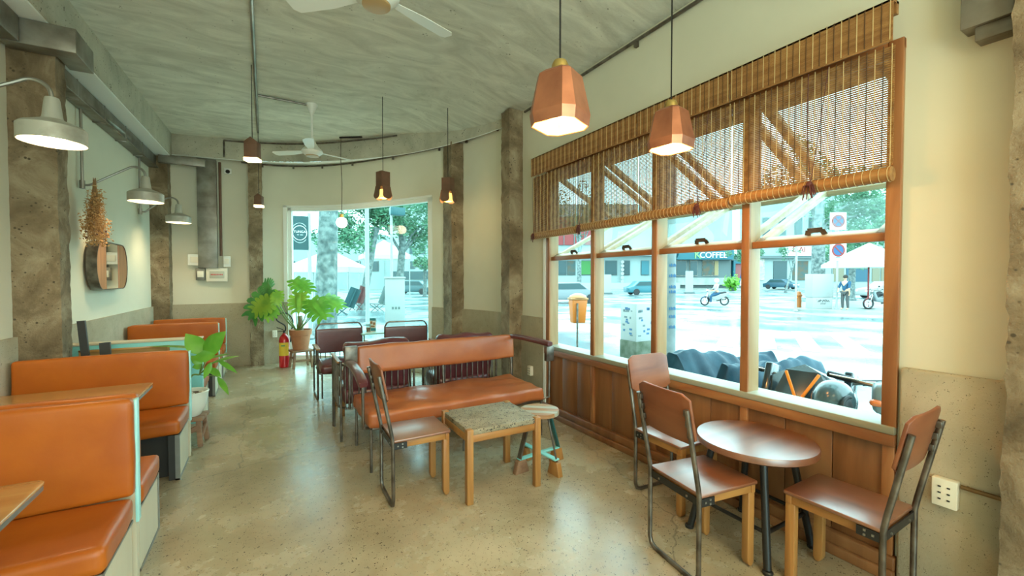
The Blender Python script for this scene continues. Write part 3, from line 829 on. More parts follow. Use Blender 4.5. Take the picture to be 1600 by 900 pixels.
# ================================================================ BOOTHS (along the left wall)
XE = -.56; XL = -1.55; LB = XE-XL
def booth(label, yb, facing, back_z=.90, double=False, open_base=False, hb=True):
    XL = lx(yb+.5)+.035; LB = XE-XL
    """facing -1: seat on the camera side of the backrest. local x runs from the wall end to the aisle end"""
    r = root('booth_bench', label, 'bench', (XL, yb, 0)); r['w'] = LB
    s = facing; mid = LB/2
    def seat(s, tagm=''):
        y0, y1 = (.07 if s > 0 else -.50), (.50 if s > 0 else -.07)
        c = cushion('seat_cushion', LB+.0, .46, .105, M_leather, r, (mid, s*.295, .395), bulge=.010, bevel=.03, wrinkle=.006, seed=yb)
        mb = MB()
        mb.box(LB-.03, LB-.012, min(s*.07, s*.50), max(s*.07, s*.50), .012, .325)
        mb.build('end_panel', M_ply, r)
        mb = MB(); mb.box(LB-.034, LB-.005, min(s*.07, s*.50), max(s*.07, s*.50), .325, .337)
        mb.box(LB-.034, LB-.006, min(s*.49, s*.51), max(s*.49, s*.51), 0.0, .337); mb.box(LB-.034, LB-.008, min(s*.07, s*.51), max(s*.07, s*.51), 0, .014)
        mb.build('edge_trim', M_galv, r)
        mb = MB()
        yf = s*(.40 if open_base else .46)
        mb.box(.0, LB-.035, min(yf, yf-s*.02), max(yf, yf-s*.02), 0, .33)
        mb.box(LB-.075, LB-.035, min(s*.42, s*.495), max(s*.42, s*.495), 0, .335)
        mb.build('seat_base', M_dark, r)
    seat(s)
    if double: seat(-s)
    mb = MB(); mb.box(0, LB-.004, -.022, .022, .0, back_z-.012); mb.build('back_board', M_ply, r)
    mb = MB(); mb.box(LB-.006, LB+.006, -.024, .024, .30, back_z-.01); mb.build('metal_edge', M_cyanl, r, bevel=.001)
    hh = back_z-.455
    cushion('back_cushion', LB-.01, .06, hh, M_leather, r, (mid, s*.05, .455+hh/2), bulge=.012, bevel=.018, wrinkle=.004, seed=yb+2, ny=4)
    if double: cushion('back_cushion', LB-.01, .06, hh, M_leather, r, (mid, -s*.05, .455+hh/2), bulge=.012, bevel=.018, wrinkle=.004, seed=yb+2, ny=4)
    return r
booth('nearest orange leather booth bench with seats on both sides', 2.745, -1, .915, True)
booth('orange leather booth bench facing the camera, in front of the potted rubber plant', 4.47, -1, .895, False, True)
b4 = booth('booth bench seen from behind, with a turquoise back and a framed board', 5.30, 1, .885, False)
LB = b4['w']
mb = MB(); mb.box(.0, LB-.003, -.06, -.024, .05, .885); mb.build('rear_panel', M_cyan, b4, bevel=.003)
mb = MB(); mb.box(.12, .72, -.068, -.058, .55, .83); mb.build('framed_board', mat('brown_board', (.40, .22, .07), .5), b4)
mb = MB(); mb.box(.10, .74, -.078, -.058, .83, .85); mb.box(.10, .12, -.078, -.058, .50, .85); mb.box(.72, .74, -.078, -.058, .50, .85); mb.build('board_frame', M_top, b4, bevel=.002)
mb = MB(); mb.box(0, LB+.004, -.065, .09, .887, .903); mb.build('top_cap', M_ply, b4, bevel=.003)
booth('fourth orange booth bench down the aisle, back edge trimmed pale blue', 7.05, -1, .89, True)
booth('farthest orange booth bench standing against the back wall', 8.26, -1, .86, False, True)
# dark boards leaning at the wall
mb = MB(); mb.bar((0, 0, 0), (-.10, .06, 1.14), .05, .03); thing_mesh(mb, 'leaning_board', M_dark, 'tall thin dark board leaning by the near column, behind the booth', 'board', loc=(-1.24, 4.84, 0.0))
mb = MB(); mb.bar((0, 0, 0), (-.05, .06, .94), .07, .03); thing_mesh(mb, 'leaning_board', M_dark, 'short dark board leaning right of the tall one, behind the booth', 'board', loc=(-1.16, 4.90, 0.0))

def booth_table(y0, y1, x1, z, label):
    r = root('booth_table', label, 'table', ((XL+x1)/2, (y0+y1)/2, 0)); w = (x1-XL); d = y1-y0
    mb = MB(); mb.prism(rrect(w, d, .04, 5), z-.03, z-.003); mb.build('apron_edge', M_galv, r, smooth=True)
    mb = MB(); mb.prism(rrect(w+.004, d+.004, .04, 5), z-.012, z); mb.build('table_top', M_top, r, bevel=.003)
    mb = MB(); mb.tube([(.0, 0, .02), (.0, 0, z-.03)], .03, 12); mb.cbox((0, 0, .012), (.36, .36, .024)); mb.build('pedestal', M_black, r, smooth=True)
    return r
booth_table(1.62, 2.255, -.72, .745, 'wooden booth table cut off at the lower left corner')
booth_table(3.40, 3.945, -.705, .75, 'wooden booth table between the nearest two booth benches')

# ================================================================ WOODEN CHAIRS
def chair(loc, rz, label):
    r = root('cafe_chair', label, 'chair', loc, rz, 'wood and steel cafe chairs')
    w = .175; xb = -.195
    mb = MB()
    P = [(xb-.085, -w, .875), (xb-.01, -w, .50), (xb, -w, .44), (xb, -w, .06), (xb, -w+.012, .025), (xb, -w+.045, .012), (xb, w-.045, .012), (xb, w-.012, .025), (xb, w, .06), (xb, w, .44), (xb-.01, w, .50), (xb-.085, w, .875)]
    mb.tube(P, .0125, 10); mb.build('steel_frame', M_steel, r, smooth=True)
    # curved back panel
    mb = MB(); pl = rrect(.37, .255, .03, 6); vs = []
    M = Matrix.Translation((xb-.070, 0, .815)) @ Matrix.Rotation(R(-11.5), 4, 'Y')
    n = len(pl)
    fr = [M @ Vector((.010+.22*(a*a)-.01, a, b_)) for a, b_ in pl]; bk = [M @ Vector((.022+.22*(a*a)-.01, a, b_)) for a, b_ in pl]
    # strips to keep the curve
    cols = 9; vs = []; fs = []
    for k in range(cols):
        a = -.185+.37*k/(cols-1); h = .1275 if 0 < k < cols-1 else .1
        a2 = a
        for dx in (.006, .020):
            for zz in (-h, h): vs.append(M @ Vector((dx+.35*a2*a2-.006, a2, zz)))
    for k in range(cols-1):
        i = 4*k; j = i+4
        fs += [(i, i+1, j+1, j), (i+2, j+2, j+3, i+3), (i+1, i+3, j+3, j+1), (i, j, j+2, i+2)]
    fs += [(0, 2, 3, 1), (4*cols-4, 4*cols-3, 4*cols-1, 4*cols-2)]
    mb.add(vs, fs); mb.build('backrest', M_walnutb, r, bevel=.003)
    for s in (-1, 1):
        for zz in (.745, .80, .855):
            mb = MB()
            x = xb-.085*(zz-.5)/.375-.005; mb.cbox((x+.010, s*(w-.008), zz), (.026, .022, .03)); mb.build('back_clip', M_steel, r, bevel=.002)
    mb = MB(); mb.prism([(xb+.005, -.185), (.195, -.178), (.20, -.17), (.20, .17), (.195, .178), (xb+.005, .185)], .435, .452); mb.build('seat', M_walnut, r, bevel=.004)
    mb = MB()
    for s in (-1, 1): mb.box(xb+.02, .19, s*.152-.012, s*.152+.012, .39, .436)
    mb.box(.165, .19, -.17, .17, .39, .436); mb.box(xb+.015, xb+.035, -.165, .165, .39, .436)
    mb.build('seat_rail', M_oakx, r, bevel=.002)
    for s in (-1, 1):
        mb = MB(); M2 = Matrix.Translation((.173, s*.143, 0)) @ MXZ
        mb.prism([(-.022, .436), (-.022, .03), (-.012, .008), (0, 0), (.012, .004), (.022, .02), (.022, .436)], -.02, .02, M2)
        mb.build('leg', M_oak, r, bevel=.004)
    mb = MB()
    for s in (-1, 1):
        mb.box(xb, xb+.09, s*.181-.003, s*.181+.003, .392, .432)
    mb.box(xb-.003, xb+.003, -.18, .18, .395, .432)
    mb.build('bracket', M_black, r)
    mb = MB()
    for s in (-1, 1):
        for a, b_ in ((.03, .412), (.06, .422), (.06, .402)): mb.cbox((xb+a, s*.185, b_), (.009, .006, .009))
    for yy in (-.1, .1): mb.cbox((xb-.005, yy, .413), (.006, .009, .009))
    mb.build('screws', M_galv, r)
    return r
chair((.897, 2.925, 0), R(-1), 'wood and steel chair in front of the leather settee')
chair((2.02, 1.468, 0), R(-8), 'wood and steel chair nearest the camera, left of the round table')
chair((2.39, .955, 0), R(91), 'wood and steel chair at the right, its back near the wall socket')
chair((2.40, 1.945, 0), R(-93), 'wood and steel chair behind the round table, against the window panels')

# ================================================================ TABLES
def slab_table(loc, rz, label, w=.57, d=.50, h=.495):
    r = root('slab_table', label, 'table', loc, rz, 'low oak tables with grey slab tops')
    for sx in (-1, 1):
        for sy in (-1, 1):
            mb = MB(); mb.box(-.0225, .0225, -.0225, .0225, 0, h+.004)
            mb.build('leg', M_oak, r, bevel=.003, loc=(sx*(w/2-.022), sy*(d/2-.022), 0))
    mb = MB()
    for sy in (-1, 1): mb.box(-w/2+.044, w/2-.044, sy*(d/2-.02)-.011, sy*(d/2-.02)+.011, h-.085, h-.036)
    for sx in (-1, 1): mb.box(sx*(w/2-.02)-.011, sx*(w/2-.02)+.011, -d/2+.044, d/2-.044, h-.085, h-.036)
    mb.build('apron', M_oakx, r, bevel=.002)
    mb = MB(); a, b_ = w/2, d/2
    mb.prism([(-a+.046, -b_+.006), (a-.046, -b_+.006), (a-.046, -b_+.046), (a-.006, -b_+.046), (a-.006, b_-.046), (a-.046, b_-.046), (a-.046, b_-.006), (-a+.046, b_-.006), (-a+.046, b_-.046), (-a+.010, b_-.046), (-a+.010, -b_+.046), (-a+.046, -b_+.046)], h-.036, h)
    mb.build('slab_top', M_slab, r, bevel=.004)
    return r
slab_table((1.422, 2.80, 0), R(-1), 'low oak table with a speckled grey slab top beside the stool')
slab_table((.93, 5.15, 0), R(2), 'low oak table half hidden behind the settee, among the maroon armchairs', .50, .46)

r = root('round_table', 'round walnut coffee table on four splayed black legs', 'table', (2.40, 1.405, 0), R(0))
mb = MB(); mb.lathe([(0, .552), (.296, .552), (.304, .558), (.306, .585), (.302, .592), (0, .592)], n=64); mb.build('table_top', M_walnut, r, smooth=True)
mb = MB(); mb.cbox((0, 0, .546), (.34, .07, .012)); mb.cbox((0, 0, .546), (.07, .34, .012)); mb.build('top_bracket', M_black, r)
LG = [(-.215, -.20), (-.205, .27), (.24, .22), (.22, -.20)]
for a, b_ in LG:
    mb = MB(); mb.tube([(a*.62, b_*.62, .545), (a*.98, b_*.98, .02)], [.019, .019], 14); mb.lathe([(.024, 0), (.026, .014), (.020, .02)], (a, b_, 0), 14); mb.build('leg', M_black, r, smooth=True)
mb = MB()
for (i, j) in ((0, 1), (1, 2), (2, 3), (3, 0)):
    p = Vector((LG[i][0]*.87, LG[i][1]*.87, .19)); q = Vector((LG[j][0]*.87, LG[j][1]*.87, .19)); mb.tube([p, q], .011, 10)
mb.build('stretcher', M_black, r, smooth=True)

r = root('round_stool', 'small round wooden stool with turquoise crossbars between table and settee', 'stool', (1.875, 2.825, 0), R(-38))
mb = MB()
for k in range(5):
    y0 = -.155+.31*k/5; y1 = y0+.0605; P = []
    for i in range(9):
        y = y0+(y1-y0)*i/8; P.append((math.sqrt(max(.155**2-y*y, 1e-6)), y))
    for i in range(9):
        y = y1-(y1-y0)*i/8; P.append((-math.sqrt(max(.155**2-y*y, 1e-6)), y))
    mb.mi = k % 2; mb.prism(P, .425, .455)
mb.build('seat', [wood('stool_plank', (.30, .13, .05), (.42, .24, .12), 'x', .5, 12), wood('stool_plank_grey', (.26, .22, .15), (.46, .43, .34), 'x', .55, 16)], r)
for k in range(4):
    a = R(45+90*k); c, s_ = math.cos(a), math.sin(a)
    mb = MB(); mb.bar((c*.10, s_*.10, .425), (c*.205, s_*.205, .10), .012 if k % 2 else .045, .012, (0, 0, 1)); mb.build('leg', M_steel if k != 0 else mat('teal_leg', (.02, .10, .10), .4), r, bevel=.002)
    mb = MB(); M2 = Matrix.Rotation(a, 4, 'Z') @ MXZ
    mb.prism([(.12, 0), (.25, 0), (.225, .10), (.15, .10)], -.022, .022, M2); mb.build('foot', M_oak if k != 2 else M_rustic, r, bevel=.003)
for a0 in (45, 135):
    mb = MB(); c, s_ = math.cos(R(a0)), math.sin(R(a0)); zz = .107 if a0 == 45 else .119
    mb.bar((-c*.21, -s_*.21, zz), (c*.21, s_*.21, zz), .045, .010); mb.build('crossbar', M_cyan, r, bevel=.002)

# ================================================================ SETTEE
r = root('leather_settee', 'long rust leather settee on thin steel legs with maroon armrests', 'sofa', (1.475, 3.69, 0))
def sl(x, y, z): return (x-1.475, y-3.69, z)
cushion('seat_cushion', 1.61, .66, .115, M_leather2, r, sl(1.475, 3.69, .40), bulge=.012, bevel=.028, wrinkle=.02, seed=3, nx=36, ny=14)
bc = cushion('back_cushion', 1.62, .075, .235, M_leather2, r, sl(1.525, 4.06, .755), (R(-6), 0, 0), bulge=.014, bevel=.022, wrinkle=.008, seed=8, nx=24, ny=3)
mb = MB(); x0, x1, y0, y1 = .70, 2.25, 3.39, 4.0
for p, q in (((x0, y0), (x1, y0)), ((x1, y0), (x1, y1)), ((x1, y1), (x0, y1)), ((x0, y1), (x0, y0))): mb.bar(sl(*p, .332), sl(*q, .332), .028, .024)
mb.build('seat_frame', M_steel, r, bevel=.003)
for p in ((.69, 3.375), (.69, 3.985), (2.26, 3.375), (2.26, 3.985), (1.475, 3.985), (1.475, 3.40)):
    mb = MB(); mb.tube([sl(p[0], p[1], 0), sl(p[0], p[1], .335)], .0115, 10); mb.build('leg', M_steel, r, smooth=True)
for xx in (.76, 1.52, 2.30):
    mb = MB(); mb.tube([sl(xx, 4.0, .32), sl(xx, 4.02, .60), sl(xx, 4.06, .80)], .0115, 10); mb.build('back_post', M_steel, r, smooth=True)
mb = MB(); mb.box(-1.475+.60, -1.475+.705, 3.99-3.69, 4.035-3.69, .715, .89); mb.build('end_plate', M_steel, r, bevel=.003)
def pad(name, pts, w, h, mt, parent):
    mb = MB(); pts = [Vector(p) for p in pts]; P = catmull([tuple(p) for p in pts], 5) if len(pts) > 2 else pts
    vs = []; fs = []; n = 12
    for i, p in enumerate(P):
        a = (P[min(i+1, len(P)-1)]-P[max(i-1, 0)]).normalized(); b_ = a.cross(Vector((0, 0, 1))).normalized(); c = b_.cross(a)
        k = .75 if i in (0, len(P)-1) else 1
        for j in range(n):
            t = 2*math.pi*(j+.5)/n; ct, st = math.cos(t), math.sin(t)
            vs.append(p+b_*(w/2*k*math.copysign(abs(ct)**.5, ct))+c*(h/2*k*math.copysign(abs(st)**.5, st)))
    for i in range(len(P)-1):
        for j in range(n): fs.append((i*n+j, i*n+(j+1) % n, (i+1)*n+(j+1) % n, (i+1)*n+j))
    fs += [tuple(reversed(range(n))), tuple((len(P)-1)*n+j for j in range(n))]
    mb.add(vs, fs); return mb.build(name, mt, parent, smooth=True)
pad('armrest', [sl(.635, 3.99, .745), sl(.635, 3.80, .755), sl(.635, 3.55, .735), sl(.635, 3.36, .685)], .075, .05, M_maroon, r)
mb = MB(); mb.tube([sl(.635, 3.40, .68), sl(.635, 3.385, .40), sl(.637, 3.40, .345), sl(.70, 3.42, .332)], .0115, 10); mb.tube([sl(.635, 3.99, .74), sl(.635, 4.0, .33)], .0115, 10); mb.build('arm_support', M_steel, r, smooth=True)
pad('armrest', [sl(2.33, 4.06, .865), sl(2.35, 3.75, .87), sl(2.36, 3.37, .865)], .075, .05, M_maroon, r)
mb = MB(); mb.box(2.318-1.475, 2.40-1.475, 3.365-3.69, 3.41-3.69, .70, .842); mb.build('end_plate', M_steel, r, bevel=.003)
mb = MB(); mb.tube([sl(2.365, 3.39, .72), sl(2.365, 3.39, .35), sl(2.25, 3.41, .332)], .0125, 10); mb.tube([sl(2.33, 4.06, .86), sl(2.33, 4.05, .33)], .0115, 10); mb.build('arm_support', M_steel, r, smooth=True)

# ================================================================ SPINDLE ARMCHAIRS (face the curved window, +y)
def spindle_chair(loc, rz, label, wrinkle=.01):
    r = root('spindle_armchair', label, 'armchair', loc, rz, 'steel spindle armchairs with maroon cushions')
    w = .34; d0, d1 = -.25, .25
    for s in (-1, 1):
        mb = MB(); mb.tube([(s*w, d1, 0), (s*w, d1, .70)], .014, 10); mb.tube([(s*w, d1-.03, 0), (s*w, d1-.03, .70)], .012, 10); mb.build('leg', M_steel, r, smooth=True)
        mb = MB(); mb.tube([(s*w, d0, 0), (s*w, d0, .74)], .012, 10); mb.build('leg', M_steel, r, smooth=True)
    # hoop rails
    def hoop(z, k=0): return [(-w, d1, z), (-w, d0+.12, z-.02-k), (-w+.06, d0+.02, z-.02-k), (-w+.16, d0, z-.02-k), (w-.16, d0, z-.02-k), (w-.06, d0+.02, z-.02-k), (w, d0+.12, z-.02-k), (w, d1, z)]
    mb = MB(); mb.tube(hoop(.31), .011, 8); mb.build('lower_rail', M_steel, r, smooth=True)
    mb = MB(); mb.tube(hoop(.71), .011, 8); mb.build('upper_rail', M_steel, r, smooth=True)
    H = catmull(hoop(.30), 6); mb = MB()
    L = [0]
    for i in range(1, len(H)): L.append(L[-1]+(H[i]-H[i-1]).length)
    n = 26
    for k in range(1, n):
        t = L[-1]*k/n; i = max(j for j in range(len(L)) if L[j] <= t); i = min(i, len(H)-2)
        p = H[i].lerp(H[i+1], (t-L[i])/(L[i+1]-L[i])); mb.tube([p, p+Vector((0, 0, .40))], .006, 6)
    mb.build('spindles', M_steel, r)
    for s in (-1, 1): pad('armrest', [(s*w, d1+.02, .728), (s*w, d0+.1, .71)], .05, .022, M_oakx, r)
    cushion('seat_cushion', .60, .44, .12, M_maroon, r, (0, .03, .385), bulge=.03, bevel=.03, wrinkle=.012, seed=loc[0])
    cushion('back_cushion', .60, .12, .44, M_maroon, r, (0, d0+.09, .66), (R(10), 0, 0), bulge=.03, bevel=.04, wrinkle=.03, seed=loc[0]*3, ny=4)
    return r
spindle_chair((.925, 4.40, 0), 0, 'steel spindle armchair with maroon cushion directly behind the left half of the settee')
spindle_chair((1.86, 4.42, 0), R(-3), 'steel spindle armchair with crumpled maroon cushion behind the right half of the settee')

# ================================================================ TUBE ARMCHAIRS by the curved window (face the camera, local +y = back)
def tube_chair(loc, rz, label):
    r = root('tube_armchair', label, 'armchair', loc, rz, 'maroon tube armchairs by the curved window')
    w = .29
    mb = MB(); mb.tube([(-w, .27, .35), (-w, .275, .82), (-w+.03, .275, .872), (-w+.06, .275, .885), (w-.06, .275, .885), (w-.03, .275, .872), (w, .275, .82), (w, .27, .35)], .011, 8); mb.build('back_hoop', M_steel, r, smooth=True)
    c = cushion('backrest', .58, .035, .31, M_maroon, r, (0, .265, .66), (R(-4), 0, 0), bulge=.004, bevel=.010, ny=2)
    cushion('seat_cushion', .56, .46, .10, M_maroon, r, (0, 0, .375), (R(3), 0, 0), bulge=.02, bevel=.03, wrinkle=.008)
    for s in (-1, 1):
        x = s*(w+.03)
        mb = MB(); mb.tube([(x, -.22, .62), (x, -.22, .03), (x, -.20, .012), (x, .22, .012), (x, .25, .03), (x, .27, .35), (x-s*.03, .27, .37)], .012, 8); mb.tube([(x, .27, .35), (x, .20, .62)], .010, 8); mb.build('side_frame', M_steel, r, smooth=True)
        mb = MB(); mb.tube([(x-s*.05, -.20, .012), (x-s*.05, -.20, .33)], .010, 8); mb.build('leg', M_steel, r, smooth=True)
        pad('armrest', [(x, -.28, .632), (x, .0, .638), (x, .20, .632)], .055, .022, M_oakx, r)
    mb = MB()
    for k in range(9): mb.tube([(-.24+.06*k, .262, .36), (-.24+.06*k, .265, .52)], .005, 6)
    mb.build('spindles', M_steel, r)
    mb = MB(); mb.bar((-w, -.21, .325), (w, -.21, .325), .02, .02); mb.bar((-w, .25, .325), (w, .25, .325), .02, .02); mb.bar((-w, .25, .325), (-w, -.21, .325), .02, .02); mb.bar((w, .25, .325), (w, -.21, .325), .02, .02); mb.build('seat_frame', M_steel, r)
    return r
tube_chair((.86, 5.90, 0), R(0), 'maroon tube armchair on the left by the curved window, wooden armrests')
tube_chair((1.68, 5.72, 0), R(-8), 'maroon tube armchair on the right by the curved window')
r = root('window_table', 'small pale table between the two tube armchairs at the window', 'table', (1.36, 6.28, 0), R(0))
mb = MB(); mb.prism(rrect(.46, .40, .02), .715, .735); mb.build('table_top', M_cyanl, r, bevel=.003)
for sx in (-1, 1):
    for sy in (-1, 1):
        mb = MB(); mb.tube([(sx*.19, sy*.16, 0), (sx*.19, sy*.16, .715)], .012, 8); mb.build('leg', M_cyan, r, smooth=True)
GT = (1.245, 6.20, .735)
r = root('coffee_glass', 'glass of milky coffee on the pale window table', 'glass', GT)
mb = MB(); mb.lathe([(0, .003), (.03, .003), (.034, .09), (.036, .12), (.034, .12), (.032, .09), (.028, .008), (0, .008)], n=20); mb.build('tumbler', M_glass2, r, smooth=True)
mb = MB(); mb.lathe([(0, .009), (.0275, .009), (.031, .07), (0, .07)], n=20); mb.build('coffee', M_coffee, r, smooth=True)
mb = MB(); mb.prism(rrect(.11, .11, .01), 0, .003); mb.build('coaster', M_white, r)
r = root('menu_card', 'small standing menu card with pictures behind the coffee glass', 'menu', (1.32, 6.27, .735), -YAW+R(-5))
mb = MB(); mb.box(-.045, .045, -.003, .003, .0, .19); mb.build('card', M_white, r)
mb = MB(); mb.box(-.045, .045, -.005, -.003, .155, .19); mb.box(-.045, .045, -.005, -.003, .01, .05); mb.build('card_band', mat('teal_print', (.04, .28, .33), .5), r)
mb = MB(); mb.box(-.038, -.005, -.005, -.003, .11, .145); mb.box(.003, .036, -.005, -.003, .095, .13); mb.box(-.03, .028, -.005, -.003, .06, .085); mb.build('card_pictures', M_coffee, r)

# ================================================================ MIRROR, FLOWERS
r = root('wall_mirror', 'horizontal mirror with rounded wooden ends on the left wall', 'mirror', (lx(6.5)+.003, 6.42, 1.63), R(0))
def stad(w, h, b=.2):
    P = []
    for i in range(13):
        a = R(-90+180*i/12); P.append((w/2-b+b*math.cos(a), h/2*math.sin(a)))
    for i in range(13):
        a = R(90+180*i/12); P.append((-w/2+b+b*math.cos(a), h/2*math.sin(a)))
    return P
MYZ = Matrix(((0, 0, 1, 0), (1, 0, 0, 0), (0, 1, 0, 0), (0, 0, 0, 1)))   # xy outline into the yz plane, thickness along x
mb = MB(); P1 = stad(1.12, .52); P2 = stad(1.10, .50, .19); n = len(P1)
vs = [MYZ @ Vector((a, b_, z)) for z in (0, .085) for P in (P1, P2) for a, b_ in P]; fs = []
for i in range(n):
    j = (i+1) % n; fs += [(i, j, 2*n+j, 2*n+i), (n+i, 3*n+i, 3*n+j, n+j), (2*n+i, 2*n+j, 3*n+j, 3*n+i)]
mb.add(vs, fs); mb.build('frame_band', M_steel, r, smooth=True)
mb = MB(); P = stad(1.10, .50, .19); 
mb.prism([p for p in P if p[0] > .235]+[(.235, .25), (.235, -.25)], .03, .079, MYZ); mb.build('end_panel', wood('mirror_end_wood', (.34, .13, .05), (.52, .25, .11), 'z', .35, 9), r)
mb = MB(); mb.prism([p for p in P if p[0] < -.235]+[(-.235, -.25), (-.235, .25)], .03, .079, MYZ); mb.build('end_panel', D.materials['mirror_end_wood'], r)
mb = MB(); mb.box(.03, .072, -.235, .235, -.25, .25); mb.build('mirror_glass', M_mirror, r)

r = root('dried_flowers', 'upside-down bunch of dried orange flowers hanging on the left wall', 'flowers', (lx(5.7)+.15, 5.70, 2.40))
random.seed(4)
mb = MB(); tips = []
for k in range(70):
    a = random.uniform(0, 2*math.pi); q = math.sqrt(random.random()); L = random.uniform(.22, .58); s = .13*q*(L/.5)
    tip = Vector((max(s*math.cos(a)*.6, -.07), s*math.sin(a)*1.1, -L)); tips.append(tip)
    mb.tube([(.01*math.cos(a), .015*math.sin(a), .08*random.uniform(.4, 1)), (0.012*math.cos(a), .014*math.sin(a), 0), (tip.x*.5, tip.y*.45, -L*.5), tip], .0022, 4)
mb.build('stems', mat('dry_stem', (.30, .17, .07), .8), r)
mb = MB(); mb2 = MB()
for t in tips:
    for j in range(26):
        c = t+Vector((random.uniform(-.045, .045), random.uniform(-.05, .05), random.uniform(-.02, .20)))
        if c.x < -.11: c.x = -.10
        s = random.uniform(.008, .017); tgt = mb if random.random() > .1 or c.z > -.42 else mb2
        v = [Vector((random.uniform(-1, 1), random.uniform(-1, 1), random.uniform(-1, 1)))*s for _ in range(4)]
        tgt.add([c+q for q in v], [(0, 1, 2), (0, 2, 3), (0, 3, 1), (1, 3, 2)])
mb.build('blossoms', M_dry, r); mb2.build('dark_buds', M_dry2, r)
mb = MB(); mb.tube([(.016*math.cos(t), .019*math.sin(t), .0) for t in [j*math.pi/6 for j in range(13)]], .006, 5); mb.build('string', M_thread, r)

# ================================================================ PLANTS
def leaf(mb, base, tip, width, nrm, kind='oval', droop=.15, n=14):
    """leaf blade as a bent grid; monstera leaves get deep side slits"""
    base, tip, nrm = Vector(base), Vector(tip), Vector(nrm).normalized()
    a = tip-base; L = a.length; a.normalize(); b_ = nrm.cross(a).normalized(); nn = a.cross(b_)
    def P(t, s, w):
        z = -droop*L*t*t-.12*w*abs(s)**2+.03*L*math.sin(t*3.1)
        return base+a*(t*L)+b_*(s*w)+nn*z
    if kind == 'oval':
        vs = []; fs = []; m = 4
        for i in range(n+1):
            t = i/n; w = width/2*(math.sin(math.pi*min((t**.85)*.96+.02, 1))**1.05)
            for j in range(-m, m+1): vs.append(P(t, j/m, w))
        k = 2*m+1
        for i in range(n):
            for j in range(2*m): fs.append((i*k+j, i*k+j+1, (i+1)*k+j+1, (i+1)*k+j))
        mb.add(vs, fs)
    else:
        # midrib strip, then separate lobes each side
        W = lambda t: width/2*(math.sin(math.pi*min(t*.85+.13, 1))**.6)
        vs = []; fs = []
        for i in range(n+1):
            t = i/n
            for s in (-.42, 0, .42): vs.append(P(t, s, W(t)*(1-.35*t)))
        for i in range(n): fs += [(3*i, 3*i+1, 3*i+4, 3*i+3), (3*i+1, 3*i+2, 3*i+5, 3*i+4)]
        mb.add(vs, fs)
        nl = 6
        for s in (-1, 1):
            for k in range(nl):
                t0 = -.04+k/nl*.95; t1 = t0+.93/nl; sweep = -.10+.26*k/nl
                vs = []; fs = []; m = 5
                for q in range(m+1):
                    f = q/m; off_ = sweep*f*f*1.2; sh = (.14*max(0, f-.3)+.40*max(0, f-.8)/.2)*(t1-t0)
                    wa = W(min(max((t0+t1)/2, .02), 1)); ss = (.18+.82*f)
                    vs += [P(t0+off_+sh, s*ss, wa), P(t1+off_-sh*.6+ .04*f, s*ss, wa)]
                for q in range(m): fs.append((2*q, 2*q+1, 2*q+3, 2*q+2))
                mb.add(vs, fs)
# rubber plant in a white pot on a rustic stand, beside the second booth
PX, PY = -.60, 4.75
r = root('plant_stand', 'rough wooden stand under the white pot beside the second booth', 'stand', (PX, PY, 0), R(-8))
mb = MB()
for k in range(3): mb.box(-.12, .12, -.12+.083*k, -.12+.083*k+.075, .235, .265)
mb.build('top_boards', M_rustic, r, bevel=.003)
for sx in (-1, 1):
    for sy in (-1, 1):
        mb = MB(); mb.bar((sx*.085, sy*.085, .235), (sx*.10, sy*.10, 0.005), .035, .035, (0, 1, 0)); mb.build('leg', M_rustic, r, bevel=.002)
mb = MB(); mb.bar((-.10, -.10, .08), (.10, -.10, .19), .02, .04); mb.bar((.10, -.10, .07), (.10, .10, .17), .02, .04); mb.bar((-.10, .10, .10), (.10, .10, .10), .02, .04); mb.build('braces', M_rustic, r, bevel=.002)
r = root('potted_plant', 'leafy green plant in a white ceramic pot beside the second booth', 'plant', (PX, PY, .265))
mb = MB(); mb.lathe([(0, 0), (.075, 0), (.085, .01), (.12, .08), (.135, .15), (.14, .20), (.146, .215), (.14, .22), (.128, .215), (.122, .185), (0, .185)], n=36); mb.build('pot', M_ceramic, r, smooth=True)
mb = MB(); mb.lathe([(0, .19), (.123, .188)], n=24); mb.build('soil', M_soil, r)
mb = MB()
for k in range(40):
    a = random.uniform(0, 6.28); q = random.uniform(0, .11); mb.sphere((q*math.cos(a), q*math.sin(a), .193), .009, 6, 4)
mb.build('gravel', mat('white_gravel', (.7, .68, .6), .7), r)
mbt = MB(); ml = MB(); o = Vector((PX, PY, .265)); c0 = Vector((-.02, 0, .19))
top = at(318, 575, t=3.85)-o
mbt.tube([tuple(p) for p in catmull([tuple(c0), (-.01, 0, .27), (0.02, -.01, .36), (top.x*.7, top.y*.7, top.z-.06)], 4)], .008, 6)
for (bx, by, tx, ty, w, tt, nr) in ((318, 553, 290, 521, .10, 4.2, (.1, -1, .35)), (316, 556, 350, 518, .12, 4.2, (-.3, -1, .6)), (320, 566, 318, 548, .10, 4.05, (0, -.6, 1)),
        (318, 546, 232, 538, .05, 4.45, (0, -.25, 1)), (325, 560, 358, 552, .06, 4.4, (0, -.4, 1)), (328, 568, 373, 554, .055, 4.25, (.1, -.6, 1)),
        (326, 574, 345, 588, .06, 4.15, (.4, -1, .5)), (340, 562, 371, 582, .045, 4.3, (.4, -1, .6)), (340, 588, 358, 616, .055, 4.2, (.8, -1, .3)),
        (316, 568, 298, 556, .07, 4.1, (-.2, -1, .6)), (316, 570, 300, 574, .06, 4.2, (-.4, -1, .3)), (330, 566, 318, 592, .05, 4.1, (0, -1, .4))):
    tt -= .36; b0 = at(bx, by, t=tt)-o; t0 = at(tx, ty, t=tt-.03)-o
    leaf(ml, b0, t0, w*(1.5 if w > .085 else 1.1), nr, 'oval', .05)
    mbt.tube([(top.x*.7, top.y*.7, top.z-.06), tuple(b0)], .004, 5)
